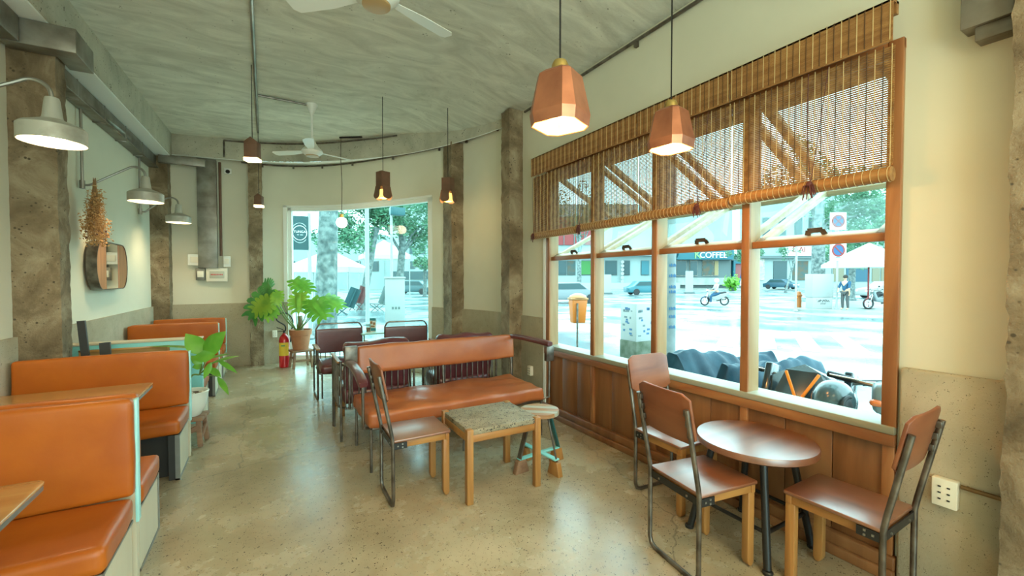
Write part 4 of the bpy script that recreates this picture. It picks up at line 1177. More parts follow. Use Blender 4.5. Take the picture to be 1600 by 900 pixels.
ml.build('leaves', M_green, r, smooth=True); mbt.build('stems', M_stem, r)

# monstera
MX, MYY = .50, 7.95
r = root('pot_stool', 'small wooden stool under the terracotta pot', 'stool', (MX, MYY, 0), R(12))
mb = MB(); mb.box(-.16, .16, -.13, .13, .27, .305); mb.build('seat', M_rustic, r, bevel=.004)
for sx in (-1, 1):
    for sy in (-1, 1):
        mb = MB(); mb.bar((sx*.12, sy*.10, .27), (sx*.145, sy*.115, .005), .035, .035, (0, 1, 0)); mb.build('leg', M_rustic, r, bevel=.002)
mb = MB(); mb.bar((-.135, -.105, .13), (.135, -.105, .13), .02, .03); mb.bar((-.135, -.105, .18), (-.135, .105, .18), .02, .03); mb.bar((.135, -.105, .10), (.135, .105, .10), .02, .03); mb.build('rails', M_rustic, r)
r = root('split_leaf_plant', 'large split-leaf plant in a terracotta pot left of the curved window', 'plant', (MX, MYY, .305))
mb = MB(); mb.lathe([(0, 0), (.115, 0), (.12, .01), (.15, .24), (.168, .245), (.172, .30), (.178, .33), (.17, .335), (.155, .33), (.15, .29), (0, .29)], n=36); mb.build('pot', M_terra, r, smooth=True)
mb = MB(); mb.lathe([(0, .30), (.15, .298)], n=24); mb.build('soil', M_soil, r)
mb = MB(); mb.tube([(0, -.03, .28), (.0, -.03, .42), (-.012, -.03, .56)], [.045, .042, .038], 10); mb.build('moss_pole', M_bark, r, smooth=True)
o = Vector((MX, MYY, .305)); C0 = Vector((-.05, -.04, .30)); md = MB(); mg = MB(); my = MB(); mst = MB(); mh = MB()
LV = [  # base px, tip px, width, depth, tone, normal, half-way sag
    (424, 452, 386, 500, .36, 6.9, 0, (-.3, -1, .5)), (428, 468, 392, 488, .28, 6.85, 1, (-.5, -1, .1)),
    (436, 455, 430, 478, .16, 6.8, 1, (0, -1, .2)), (430, 474, 410, 499, .28, 7.0, 1, (.1, -1, -.1)),
    (460, 436, 486, 458, .30, 7.0, 2, (.2, -1, .6)), (468, 458, 466, 490, .28, 6.8, 3, (-.2, -1, .3)),
    (486, 468, 510, 499, .34, 6.75, 2, (.1, -1, .5)), (496, 470, 500, 480, .16, 6.9, 2, (0, -.6, 1)),
    (508, 462, 536, 482, .30, 7.0, 2, (.2, -.8, .8)), (424, 450, 410, 442, .25, 6.95, 0, (0, -1, .5))]
for (bx, by, tx, ty, w, tt, tone, nr) in LV:
    b0 = at(bx, by, t=tt)-o; t0 = at(tx, ty, t=tt-.08)-o
    leaf({0: md, 1: my, 2: mg, 3: my}[tone], b0, t0, w*1.25, nr, 'mon', .06)
    mid = (C0+b0)/2+Vector((0, 0, -.05))
    mst.tube([tuple(p) for p in catmull([tuple(C0), tuple(mid), tuple(b0)], 4)], .007, 6)
md.build('leaves', M_greend, r, smooth=True); mg.build('leaves', M_green, r, smooth=True); my.build('leaves', M_greeny, r, smooth=True); mst.build('stems', M_stem, r)

# fire extinguisher
r = root('fire_extinguisher', 'red fire extinguisher with a yellow label standing on the floor', 'fire extinguisher', (.262, 8.12, 0), R(-15))
mb = MB(); mb.lathe([(.07, 0), (.08, .01), (.08, .45), (.07, .50), (.045, .54), (.025, .555), (.022, .575), (0, .575)], n=32); mb.build('cylinder', M_red, r, smooth=True)
mb = MB(); n = 14
vs = []; fs = []
for i in range(n+1):
    a = R(-150+125*i/n)
    for zz in (.20, .42): vs.append((.0815*math.cos(a), .0815*math.sin(a), zz))
for i in range(n): fs.append((2*i, 2*i+2, 2*i+3, 2*i+1))
mb.add(vs, fs); lb = mb.build('label_sticker', M_yellow, r, smooth=True)
mb = MB(); mb.box(-.03, .03, -.0845, -.0825, .36, .38); mb.build('label_print', mat('green_print', (.1, .35, .15), .5), lb)
mb = MB(); mb.tube([(0, 0, .57), (0, 0, .62)], .018, 10); mb.bar((-.01, 0, .63), (-.11, 0, .67), .018, .012); mb.bar((-.01, 0, .61), (-.10, 0, .60), .018, .010); mb.build('valve_handle', M_black, r)
mb = MB(); mb.tube([tuple(p) for p in catmull([(.02, 0, .61), (.02, -.03, .70), (-.10, -.04, .80), (-.06, -.04, .90), (.06, -.03, .90), (.14, -.03, .78), (.12, -.02, .62), (.10, -.02, .42)], 6)], .011, 8); mb.build('hose', M_rubber, r, smooth=True)
# ================================================================ STREET
GZ = -.25
M_road = mat('wet_asphalt', (.08, .13, .14), .16, 0, (.28, .33, .33), .35, (1, 1, 1), 6, .38, .62, .05, 6, rough2=.4)
M_pave = mat('pale_pavement', (.20, .22, .20), .3, 0, (.30, .31, .28), .8, bump=.05, bscale=10)
M_stripe = mat('road_paint', (.50, .52, .50), .35, 0, (.34, .38, .38), 3)
M_fac = mat('pale_facade', (.28, .34, .33), .7, 0, (.22, .29, .29), .2)
M_fac2 = mat('grey_facade', (.09, .12, .12), .7)
M_shop = mat('shop_glass', (.012, .045, .05), .25)
M_shopi = mat('shop_interior', (.10, .06, .03), .6, 0, (.03, .07, .07), 1.5)
M_signc = mat('teal_sign', (.005, .09, .12), .5)
M_tree = translucent('street_foliage', (.05, .165, .09), .35, .6, (.11, .24, .13), 1.2)
M_bark2 = mat('street_tree_bark', (.06, .085, .085), .9, 0, (.20, .23, .22), 6, bump=.6, bscale=8)
M_pole = mat('concrete_pole', (.20, .22, .22), .8, 0, (.14, .16, .16), 4)
M_whitem = mat('white_metal', (.30, .31, .30), .5)
M_sticker = mat('blue_sticker', (.03, .10, .20), .6)
M_canvas = translucent('white_canvas', (.74, .76, .72), .35, .7)
M_grn = mat('green_panel', (.03, .16, .03), .5)
M_redp = mat('red_cladding', (.20, .02, .02), .5)
M_bluesh = mat('blue_shirt', (.01, .06, .12), .8)
M_greyt = mat('grey_trousers', (.06, .06, .06), .8)
M_whitesh = mat('white_raincoat', (.35, .33, .34), .6)
M_hair = mat('dark_hair', (.02, .015, .01), .7)
M_redsign = mat('red_sign_ring', (.22, .012, .01), .5)
M_bluesign = mat('blue_sign_face', (.012, .06, .16), .5)

mb = MB(); mb.box(-90, 190, 2, 190, GZ-.3, GZ-.02); mb.box(2.9, 190, -60, 2, GZ-.3, GZ-.02); struct(mb.build('floor', M_road), 'wet asphalt street outside'); D.objects[-1] if False else None
mb = MB()
mb.box(2.87, 5.0, -10, 9.0, GZ-.25, GZ); mb.box(-9, 5.0, 9.0, 12.5, GZ-.25, GZ)
struct(mb.build('floor', M_pave), 'pale pavement around the cafe corner')
mb = MB(); P = [(24.5, 10), (24.2, 13.5), (26, 15.2), (31, 15.5), (60, 9), (60, -6), (30, 2)]
mb.prism(P, GZ-.2, GZ+.10); struct(mb.build('floor', M_pave), 'pale kerbed corner across the street')
mb = MB(); mb.prism([(-16, 30), (3, 30.5), (9, 38), (6, 60), (-30, 60)], GZ-.2, GZ+.1); struct(mb.build('floor', M_pave), 'pavement under the white marquee')
fd = Vector((math.sin(YAW), math.cos(YAW), 0)); rd = Vector((math.cos(YAW), -math.sin(YAW), 0))
far_b = fd*64+rd*60
mb = MB()
M = Matrix(((rd.x, fd.x, 0, 0), (rd.y, fd.y, 0, 0), (0, 0, 1, 0), (0, 0, 0, 1)))
mb.box(-60, 110, 62, 130, GZ-.2, GZ+.12, M); struct(mb.build('floor', M_pave), 'far pavement in front of the shops')
mb = MB()
for k in range(9):
    c = Vector((10.2+.55*k, 6.8-.78*k, 0)); a = Vector((.86, .5, 0))
    mb.bar(c+Vector((0, 0, GZ-.014)), c+a*4.5+Vector((0, 0, GZ-.014)), .42, .012)
thing_mesh(mb, 'road_markings', M_stripe, 'white zebra crossing stripes painted on the wet road', 'road marking')
mb = MB()
for k in range(6):
    c = Vector((5.6+1.2*k, 13.5+1.0*k, GZ-.014)); mb.bar(c, c+Vector((3.8, -2.2, 0)), .4, .012)
thing_mesh(mb, 'road_markings', M_stripe, 'white road stripes seen through the curved window', 'road marking')

def W(px, t, z=GZ):
    p = at(px, 434, t=t); return Vector((p.x, p.y, z))
# ---- shops across the street: each facade faces the cafe, x to the right, -y towards us
def facade(name, label, px0, px1, t, H, m, group=None):
    p = W(px0, t); r = root(name, label, 'building', p, -YAW, group)
    k = t/FPX; w = (px1-px0)*k
    def zz(py): return (434-py)*k+CH-GZ
    def xx(px): return (px-px0)*k
    mb = MB(); mb.box(0, w, 0, 5, 0, H); mb.build('wall', m, r)
    def part(nm, a, b_, top, bot, mt, d=.15, par=None):
        mb = MB(); mb.box(xx(a), xx(b_), -d, .02, max(zz(bot), .02), zz(top)); return mb.build(nm, mt, par or r)
    return r, part, xx, zz
# white shopfront row with the red upper floor
r, part, xx, zz = facade('shop_building', 'long pale shop building with a red clad upper floor and dark shop windows', 860, 1052, 66, 13, M_fac)
part('upper_cladding', 864, 930, 340, 383, M_redp, .3)
for a in (880, 896, 912): part('cladding_joint', a, a+1.2, 340, 383, M_fac2, .4)
part('canopy', 860, 1052, 393, 400, M_whitem, 1.2)
for a, b_, m in ((872, 885, M_shop), (886, 899, M_shopi), (907, 924, M_grn), (945, 964, M_shop), (973, 984, M_shop), (1001, 1014, mat('cyan_shop_goods', (.02, .12, .15), .5)), (1018, 1030, M_shopi)):
    f = part('shop_window', a, b_, 407, 430, M_fac2, .12); part('pane', a+.8, b_-.8, 408, 429, m, .2, f)
mb = MB(); 
for k in range(8):
    mb.tube([(xx(971)+.0, -.5, zz(407+6.0*k)-.25), (xx(971), -.62, zz(407+6.0*k)-.25)], .26, 14)
mb.build('vertical_sign_discs', M_whitem, r)
mb = MB(); mb.box(xx(868), xx(1050), -3.2, -3.0, .1, 1.0); mb.build('low_wall', M_whitem, r)
# coffee shop
r, part, xx, zz = facade('coffee_shop', 'coffee shop across the street under a teal sign reading COFFEE', 1054, 1142, 67, 11, M_fac2)
part('upper_floor', 1054, 1142, 330, 392, M_fac, .3)
mb = MB(); mb.prism([(xx(1058), zz(393)), (xx(1141), zz(391)), (xx(1141), zz(406)), (xx(1053), zz(406))], .0, 1.1, Matrix.Translation((0, 0, 0)) @ MXZ)
sg = mb.build('sign_board', M_signc, r)
SM = lambda px, py, s=1: Matrix.Translation((xx(px), -1.13, zz(py))) @ MXZ
text('sign_lettering', 'COFFEE', 1.22*1.0, M_white, sg, SM(1109, 399.6), .04)
text('sign_emblem', 'K', 1.7, mat('green_letter', (.20, .50, .12), .5), sg, SM(1085, 399), .05)
for a, b_, m in ((1056, 1072, M_shop), (1077, 1089, M_shop), (1097, 1114, M_shopi), (1115, 1122, mat('poster_cream', (.25, .18, .08), .6))):
    f = part('shop_window', a, b_, 407, 431, M_galvd, .12); part('pane', a+.7, b_-.7, 408, 430, m, .2, f)
part('door_step', 1054, 1142, 434, 445, M_pave, .6)
# narrow kiosk
r, part, xx, zz = facade('street_kiosk', 'small blue fronted kiosk shop right of the coffee shop', 1143, 1166, 67.3, 5.2, M_fac2)
part('fascia', 1143, 1166, 407, 412, M_signc, .5); part('doorway', 1147, 1160, 412, 440, mat('kiosk_red', (.22, .06, .06), .6), .1); part('post', 1143, 1146, 407, 440, M_signc, .6)
# right hand shops
r, part, xx, zz = facade('shop_building', 'pale two-storey shop building with an open garage and a hanging sign', 1180, 1299, 69, 16, M_fac)
part('garage_opening', 1208, 1229, 408, 438, M_shop, .1); part('garage_opening', 1238, 1262, 408, 438, M_shopi, .1)
part('shutter', 1186, 1194, 405, 438, M_galv, .12); part('ledge', 1180, 1300, 400, 404, M_fac2, .8)
sg = part('hanging_sign', 1222, 1262, 386, 400, M_white, .9)
text('sign_lettering', 'DAI', 1.3, M_redsign, sg, Matrix.Translation((xx(1242), -.93, zz(391))) @ MXZ, .03)
for a in (1190, 1215, 1240, 1262): f = part('window', a, a+12, 340, 368, M_fac2, .1); part('pane', a+1, a+11, 341, 367, M_shop, .15, f)
r, part, xx, zz = facade('shop_building', 'shop building with roller shutters behind the white parasol', 1300, 1420, 69, 15, M_fac)
for a, b_ in ((1301, 1318), (1362, 1374), (1376, 1388)): part('roller_shutter', a, b_, 408, 440, mat('tan_shutter', (.16, .14, .09), .5), .1)
part('doorway', 1322, 1358, 405, 440, mat('shop_blue', (.012, .07, .11), .5), .1); part('awning', 1318, 1362, 396, 402, M_signc, 1.2)
r, part, xx, zz = facade('apartment_block', 'pale block of flats seen far away through the curved window', 612, 700, 58, 12, M_fac)
for a in (622, 640, 656, 672):
    for b_ in (385, 408): f = part('window', a, a+9, b_, b_+12, M_fac2, .1); part('pane', a+1, a+8, b_+1, b_+11, M_shop, .15, f)
part('ground_floor', 612, 700, 424, 436, M_shop, .3)
r, part, xx, zz = facade('row_house', 'row of low pale houses beyond the marquee', 440, 600, 62, 8, M_fac)
for a in (450, 475, 530, 552, 580): f = part('window', a, a+12, 408, 424, M_fac2, .1); part('pane', a+1, a+11, 409, 423, M_shop, .15, f)

# ---- trees
def tree(px, t, trunk_r, H, crowns, label, seed, lean=(0, 0), n=2600, ls=.22, trunk_top=None):
    rnd = random.Random(seed); p = W(px, t)
    r = root('street_tree', label, 'tree', p)
    mb = MB(); pts = [(0, 0, 0), (lean[0]*.1, lean[1]*.1, H*.12), (lean[0]*.5, lean[1]*.5, H*.5), (lean[0], lean[1], H)]
    P = catmull(pts, 5); rr = [trunk_r*(1.25-.55*i/len(P)) if i > 1 else trunk_r*(1.7-.2*i) for i in range(len(P))]
    mb.tube(P, rr, 14)
    for (cx, cy, cz, cr) in crowns:
        s = P[int(len(P)*.7)]
        mb.tube([tuple(s), (s.x*.5+cx*.5, s.y*.5+cy*.5, s.z*.5+cz*.5+.3), (cx, cy, cz)], [trunk_r*.4, trunk_r*.25, .03], 7)
    mb.build('trunk', M_bark2, r, smooth=True)
    mb = MB()
    for (cx, cy, cz, cr) in crowns:
        blobs = [(cx+rnd.gauss(0, cr*.5), cy+rnd.gauss(0, cr*.5), cz+rnd.gauss(0, cr*.35), cr*rnd.uniform(.22, .4)) for _ in range(16)]
        for k in range(n):
            b_ = blobs[k % 16]; d = Vector((rnd.gauss(0, 1), rnd.gauss(0, 1), rnd.gauss(0, 1))).normalized()*b_[3]*rnd.uniform(.6, 1.05)
            c = Vector(b_[:3])+d; u_ = Vector((rnd.gauss(0, 1), rnd.gauss(0, 1), rnd.gauss(0, .6))).normalized(); v_ = u_.orthogonal().normalized()*ls*rnd.uniform(.5, 1); u_ = u_*ls*rnd.uniform(.8, 1.5)
            mb.add([c-u_*.5, c+v_*.35, c+u_*.5, c-v_*.35], [(0, 1, 2, 3)])
    o = mb.build('foliage', M_tree, r)
    return r
tree(507, 13.0, .30, 7.0, [(-1.5, 1, 6.6, 1.5)], 'thick mottled tree trunk close outside the curved window', 1, (.25, 0), 1200, .18)
tree(565, 24, .22, 4.6, [(-.8, 0, 4.8, 1.7), (1.4, .5, 5.3, 1.9), (.3, 1, 6.6, 2.0)], 'leafy tree behind the marquee, left half of the curved window', 2, (.8, 0), 2200, .20)
tree(622, 27, .25, 5.4, [(-1.5, 0, 5.6, 2.1), (1.6, 0, 5.2, 2.0), (3.2, 1, 6.0, 2.2), (0, 1, 7.4, 2.2)], 'broad leafy tree filling the upper right of the curved window', 3, (.4, 0), 2200, .22)
tree(664, 40, .18, 3.2, [(0, 0, 3.6, 1.6)], 'small pale tree by the block of flats', 4, (0, 0), 1500, .22)
tree(1279, 25.5, .36, 7.5, [(0, 1, 7.8, 2.2), (3.6, 0, 6.4, 2.6), (6.5, 0, 6.0, 2.2)], 'tall street tree rising behind the white street cabinet', 5, (-.2, 0), 2600, .24)
tree(1330, 34, .25, 4.2, [(-1, 0, 4.0, 1.6), (2.5, 0, 4.6, 2.0), (5.5, 0, 5.4, 2.4)], 'green tree behind the parking signs', 6, (.3, 0), 1800, .24)
tree(1163, 50, .15, 3.8, [(-.5, 0, 4.3, 1.5), (1.4, 0, 4.8, 1.3)], 'small green tree in front of the coffee shop sign', 7, (0, 0), 1200, .26)
tree(905, 48, .25, 7.5, [(-1, 0, 8.6, 2.6), (2.8, 0, 9.6, 2.4)], 'tree seen through the leftmost bamboo blind', 8, (0, 0), 1500, .28)
tree(1228, 52, .12, 4.2, [(0, 0, 4.9, 1.0)], 'thin leaning tree before the open garage', 9, (2.0, 0), 500, .2)
# potted shrub by the kiosk
rnd = random.Random(5); p = W(1143, 56); r = root('street_shrub', 'small green shrub in front of the kiosk', 'shrub', p)
mb = MB(); mb.lathe([(0, 0), (.25, 0), (.35, .5), (0, .5)], n=12); mb.build('pot', M_fac2, r)
mb = MB()
for k in range(300):
    c = Vector((rnd.gauss(0, .4), rnd.gauss(0, .4), 1.1+rnd.gauss(0, .4))); u_ = Vector((rnd.gauss(0, 1), rnd.gauss(0, 1), rnd.gauss(0, 1)))*.12; v_ = u_.orthogonal()*.8; mb.add([c-u_, c+v_, c+u_, c-v_], [(0, 1, 2, 3)])
mb.build('foliage', M_green, r)

# ---- poles, signs, cabinets
p = W(1048, 7.0); r = root('utility_pole', 'round concrete pole with blue stencilled stickers just outside the third bay', 'pole', p)
mb = MB(); mb.tube([(0, 0, 0), (0, 0, 6.5)], [.085, .07], 18); mb.build('pole_shaft', M_pole, r, smooth=True)
mb = MB()
for k, z in enumerate((.95, 1.12, 1.25, 1.52, 1.60, 1.78, 1.95)):
    for j in range(5):
        a = R(-150+j*18); rr = .083
        M = Matrix.Translation((rr*math.cos(a), rr*math.sin(a), z)) @ Matrix.Rotation(a, 4, 'Z'); mb.box(-.002, .003, -.009, .009, -.02, .02+.01*(j % 2), M)
mb.build('stickers', M_sticker, r)
p = W(903, 9.4); r = root('litter_bin', 'orange litter bin on a post outside the leftmost window bay', 'bin', p, -YAW+R(12))
mb = MB(); b_ = [(-.14, -.11), (.14, -.11), (.14, .11), (-.14, .11)]; tp = [(-.175, -.14), (.175, -.14), (.175, .14), (-.175, .14)]
mb.add([(x, y, .76) for x, y in b_]+[(x, y, 1.27) for x, y in tp], [(3, 2, 1, 0), (4, 5, 6, 7), (0, 1, 5, 4), (1, 2, 6, 5), (2, 3, 7, 6), (3, 0, 4, 7)]); mb.build('bin_body', mat('bin_orange', (.48, .12, .004), .45), r, bevel=.02)
mb = MB(); mb.box(-.19, .19, -.155, .155, 1.27, 1.31); mb.lathe([(.20, 1.31), (.17, 1.36), (.09, 1.40), (0, 1.41)], n=20); mb.build('bin_lid', mat('pale_orange_plastic', (.40, .18, .06), .4), r, bevel=.01)
mb = MB(); mb.tube([(-.07, -.16, 0), (-.07, -.16, 1.2)], .022, 10); mb.build('post', M_steel, r, smooth=True)
p = W(997, 8.2); r = root('utility_cabinet', 'white poster-covered metal box on a mossy concrete block outside the second bay', 'cabinet', p, -YAW+R(28))
mb = MB(); mb.box(-.25, .25, -.22, .22, 0, .56); mb.build('concrete_base', mat('mossy_concrete', (.05, .065, .035), .9, 0, (.11, .12, .09), 6, bump=.3, bscale=12), r, bevel=.01)
mb = MB(); mb.box(-.24, .24, -.21, .21, .56, 1.27); mb.build('cabinet_box', M_whitem, r, bevel=.008)
M_gprint = mat('grey_print', (.10, .13, .14), .6)
mb = MB(); rnd = random.Random(3)
for k in range(16):
    mb = MB(); x = rnd.uniform(-.18, .16); z = rnd.uniform(.65, 1.18); w_ = rnd.uniform(.03, .08); h_ = rnd.uniform(.015, .05)
    mb.box(x-w_/2, x+w_/2, -.213, -.21, z, z+h_)
    mb.build('poster', (M_sticker, M_gprint)[k % 2], r)
    mb = MB(); y = rnd.uniform(-.15, .15); mb.box(-.243, -.24, y-w_/2, y+w_/2, z, z+h_); mb.build('poster', (M_sticker, M_gprint)[k % 2], r)
p = W(1280, 23.0, GZ+.1); r = root('street_cabinet', 'white street cabinet with scribbled graffiti beside the tree', 'cabinet', p, -YAW)
mb = MB(); mb.box(-.56, .56, -.3, .3, .62, 1.85); mb.box(-.52, .52, -.28, .28, 0, .62); mb.build('cabinet_box', M_whitem, r, bevel=.01)
mb = MB(); rnd = random.Random(8); x = -.30
for k in range(18): 
    a = (x+rnd.uniform(-.02, .02), -.285, .42+rnd.uniform(-.07, .07)); b_ = (x+rnd.uniform(0, .07), -.285, .42+rnd.uniform(-.08, .08)); mb.tube([a, b_], .012, 4); x += .035
for k in range(4): mb.tube([(-.1+.07*k, -.285, .24), (-.07+.07*k, -.285, .32)], .012, 4)
mb.build('graffiti', M_black, r)
p = W(617, 14.5); r = root('street_cabinet', 'tall white street cabinet outside the curved window', 'cabinet', p, -YAW+R(15))
mb = MB(); mb.box(-.32, .32, -.25, .25, 0, 1.72); mb.box(-.35, .35, -.28, .28, 1.72, 1.78); mb.build('cabinet_box', M_whitem, r, bevel=.01)
mb = MB(); mb.box(-.10, -.04, -.256, -.25, .70, .78); mb.box(0, .06, -.256, -.25, .70, .78); mb.box(.1, .16, -.256, -.25, .70, .78); mb.build('vents', M_fac2, r)
def streetpole(px, t, H, rad, label, m=M_whitem):
    p = W(px, t); r = root('street_pole', label, 'pole', p); mb = MB(); mb.tube([(0, 0, 0), (0, 0, H)], rad, 12); mb.build('pole_shaft', m, r, smooth=True)
    mb = MB(); mb.lathe([(rad*2.2, 0), (rad*2.2, .06), (rad, .08)], n=12); mb.build('pole_foot', m, r); return r
streetpole(574, 16, 7, .075, 'thick pale pole in the middle of the curved window view')
rp = streetpole(612, 17, 5.2, .05, 'thin pale pole carrying a teal light box')
mb = MB(); mb.box(-.05, .52, -.15, .15, 3.98+.25, 4.28+.25); mb.build('light_box', mat('teal_box', (.012, .08, .09), .4), rp, bevel=.01)
streetpole(1244, 22.5, 3.6, .05, 'thin white pole left of the orange bollard')
streetpole(484, 12.35, 3.6, .05, 'pale pole at the left edge of the curved window')
# round shop sign
p = at(468.5, 364, t=12.2); r = root('shop_sign', 'teal projecting shop sign with a white circle reading TUNGA', 'sign', p, -YAW+R(22))
mb = MB(); mb.prism(rrect(.44, .96, .04), -.025, .025, MXZ); mb.build('sign_panel', mat('sign_teal_grey', (.006, .045, .05), .5), r)
mb = MB()
for rr, th in ((.18, .007), ):
    mb.tube([(rr*math.cos(t), -.028, rr*1.12*math.sin(t)) for t in [j*math.pi/24 for j in range(49)]], th, 5)
mb.tube([(.21*math.cos(t), -.028, .28*math.sin(t)) for t in [R(40+j*5) for j in range(21)]], .004, 5)
mb.tube([(.21*math.cos(t), -.028, .28*math.sin(t)) for t in [R(220+j*5) for j in range(21)]], .004, 5)
mb.build('sign_circle', M_white, r)
text('sign_lettering', 'TUNGA', .09, M_white, r, Matrix.Translation((0, -.028, .03)) @ MXZ, .003)
mb = MB(); mb.box(-.07, -.02, -.03, -.026, -.06, -.05); mb.box(.01, .08, -.03, -.026, -.06, -.05); mb.build('sign_small_line', M_white, r)
mb = MB(); mb.tube([(.21, 0, .05), (.29, 0, .05)], .025, 8); mb.build('bracket', M_whitem, r)
# parking signs
def nosign(px, py, t, diag, label):
    p = at(px, py, t=t); r = root('parking_sign', label, 'sign', p, -YAW)
    mb = MB(); mb.box(-.42, .42, -.012, .012, -.55 if diag == 1 else -.45, .45); mb.build('sign_plate', M_white, r)
    mb = MB(); mb.lathe([(0, .02), (.27, .02), (.27, .03), (0, .03)], n=36, M=MXZ); mb.build('blue_disc', M_bluesign, r)
    mb = MB(); mb.lathe([(.26, .02), (.34, .02), (.34, .036), (.26, .036), (.26, .02)], n=40, M=MXZ)
    for s in ((1,) if diag == 1 else (1, -1)):
        mb.bar((-.20*s, -.034, .20), (.20*s, -.034, -.20), .012, .05, (0, 0, 1))
    mb.build('red_ring', M_redsign, r)
    mb = MB(); mb.box(-.14, .14, -.016, -.012, -.40 if diag == 1 else -.40, -.37 if diag == 1 else -.38); mb.build('small_caption', M_black, r)
    return r
nosign(1309.5, 345.5, 22.3, 2, 'upper no stopping sign with a red cross on blue')
nosign(1309.5, 391, 22.3, 1, 'lower no parking sign with a single red slash on blue')
p = W(1310, 22.35, GZ+.1); r = root('sign_post', 'white post carrying the two parking signs', 'pole', p)
mb = MB(); mb.tube([(0, .06, 0), (0, .06, 4.9)], .045, 12); mb.build('post', M_whitem, r, smooth=True)
mb = MB(); mb.lathe([(.12, 0), (.12, .05), (0, .05)], (0, .06, 0), 12); mb.build('post_foot', M_whitem, r)
# orange hydrant
p = W(1248, 24); r = root('fire_hydrant', 'orange street hydrant by the white pole', 'hydrant', p)
mb = MB(); mb.lathe([(.20, 0), (.20, .08), (.16, .10), (.15, .70), (.19, .74), (.19, .80), (.15, .84), (.12, .95), (0, 1.0)], n=18); mb.build('hydrant_body', mat('hydrant_orange', (.30, .08, .006), .5), r, smooth=True)
mb = MB(); mb.tube([(-.24, 0, .66), (.24, 0, .66)], .06, 10); mb.build('side_caps', M_orange, r, smooth=True)
# parasols, marquee
def parasol(px, t, w, ztop, zedge, label, m=M_canvas, px_off=0):
    p = W(px, t); r = root('street_parasol', label, 'parasol', p, -YAW+R(10))
    mb = MB(); mb.add([(-w, -w, zedge), (w, -w, zedge), (w, w, zedge), (-w, w, zedge), (0, 0, ztop)], [(0, 1, 4), (1, 2, 4), (2, 3, 4), (3, 0, 4)]); mb.build('canopy', m, r, solid=.02)
    mb = MB()
    for a, b_ in (((-w, -w), (w, -w)), ((w, -w), (w, w)), ((w, w), (-w, w)), ((-w, w), (-w, -w))): mb.bar((a[0], a[1], zedge-.08), (b_[0], b_[1], zedge-.08), .02, .18)
    mb.build('valance', m, r)
    mb = MB(); mb.tube([(0, 0, 0), (0, 0, ztop)], .04, 10); mb.cbox((0, 0, .05), (.7, .7, .1)); mb.build('pole', M_redsign if 'brown' in label else M_steel, r)
    return r
parasol(1357, 22.8, 1.45, 3.6, 2.45, 'white square parasol on a thin reddish brown pole at the right of the street window')
def marquee(px, t, w, d, zt_, ze, label, rz=0):
    p = W(px, t, GZ+.1); r = root('marquee', label, 'tent', p, -YAW+rz)
    mb = MB(); mb.add([(-w, -d, ze), (w, -d, ze), (w, d, ze), (-w, d, ze), (0, 0, zt_)], [(0, 1, 4), (1, 2, 4), (2, 3, 4), (3, 0, 4)]); mb.build('canopy', M_canvas, r, solid=.02)
    mb = MB()
    for a, b_ in (((-w, -d), (w, -d)), ((w, -d), (w, d)), ((w, d), (-w, d)), ((-w, d), (-w, -d))): mb.bar((a[0], a[1], ze-.16), (b_[0], b_[1], ze-.16), .02, .36)
    mb.build('valance', M_canvas, r)
    for sx in (-1, 1):
        for sy in (-1, 1):
            mb = MB(); mb.tube([(sx*w*.97, sy*d*.97, 0), (sx*w*.97, sy*d*.97, ze)], .04, 8); mb.build('leg', M_whitem, r)
    return r
marquee(515, 30, 2.1, 2.0, 3.62, 2.35, 'white pointed marquee behind the thick tree trunk', R(0))
marquee(600, 37, 1.9, 1.8, 4.9, 3.55, 'white pointed marquee in the centre of the curved window', R(25))
p = W(1161, 58); r = root('folded_parasol', 'closed blue and white striped parasol beside the kiosk', 'parasol', p)
mb = MB()
for k in range(8):
    mb.mi = k % 2; a0, a1 = R(45*k), R(45*(k+1)); mb.add([(.75*math.cos(a0), .75*math.sin(a0), .7), (.75*math.cos(a1), .75*math.sin(a1), .7), (0, 0, 3.1)], [(0, 1, 2)])
mb.build('canopy', [M_white, M_bluesign], r); mb = MB(); mb.tube([(0, 0, 0), (0, 0, 3.1)], .05, 8); mb.build('pole', M_whitem, r)
# garden loungers / tables by the marquee
for i, (px, t, lab) in enumerate(((535, 20, 'teal slatted folding chair under the marquee'), (590, 22, 'dark folding sun chair right of the middle pole'), (556, 23, 'reddish folding chair under the marquee edge'))):
    p = W(px, t); r = root('folding_chair', lab, 'chair', p, R(-10+25*i))
    m_ = (mat('teal_chair', (.012, .06, .07), .6), M_fac2, mat('reddish_chair', (.10, .03, .03), .6))[i]
    mb = MB(); mb.bar((-.35, 0, .42), (.25, 0, .38), .5, .04); mb.build('seat', m_, r)
    mb = MB(); mb.bar((.25, 0, .38), (.60, 0, 1.25), .5, .04, (0, 1, 0)); mb.bar((.25, -.02, .38), (.62, -.02, 1.25), .04, .5, (0, 1, 0)); mb.build('backrest', m_, r)
    for sy in (-.24, .24):
        mb = MB(); mb.bar((-.35, sy, .42), (.2, sy, 0), .03, .03); mb.build('leg', m_, r); mb = MB(); mb.bar((.35, sy, .5), (-.25, sy, 0), .03, .03); mb.build('leg', m_, r)

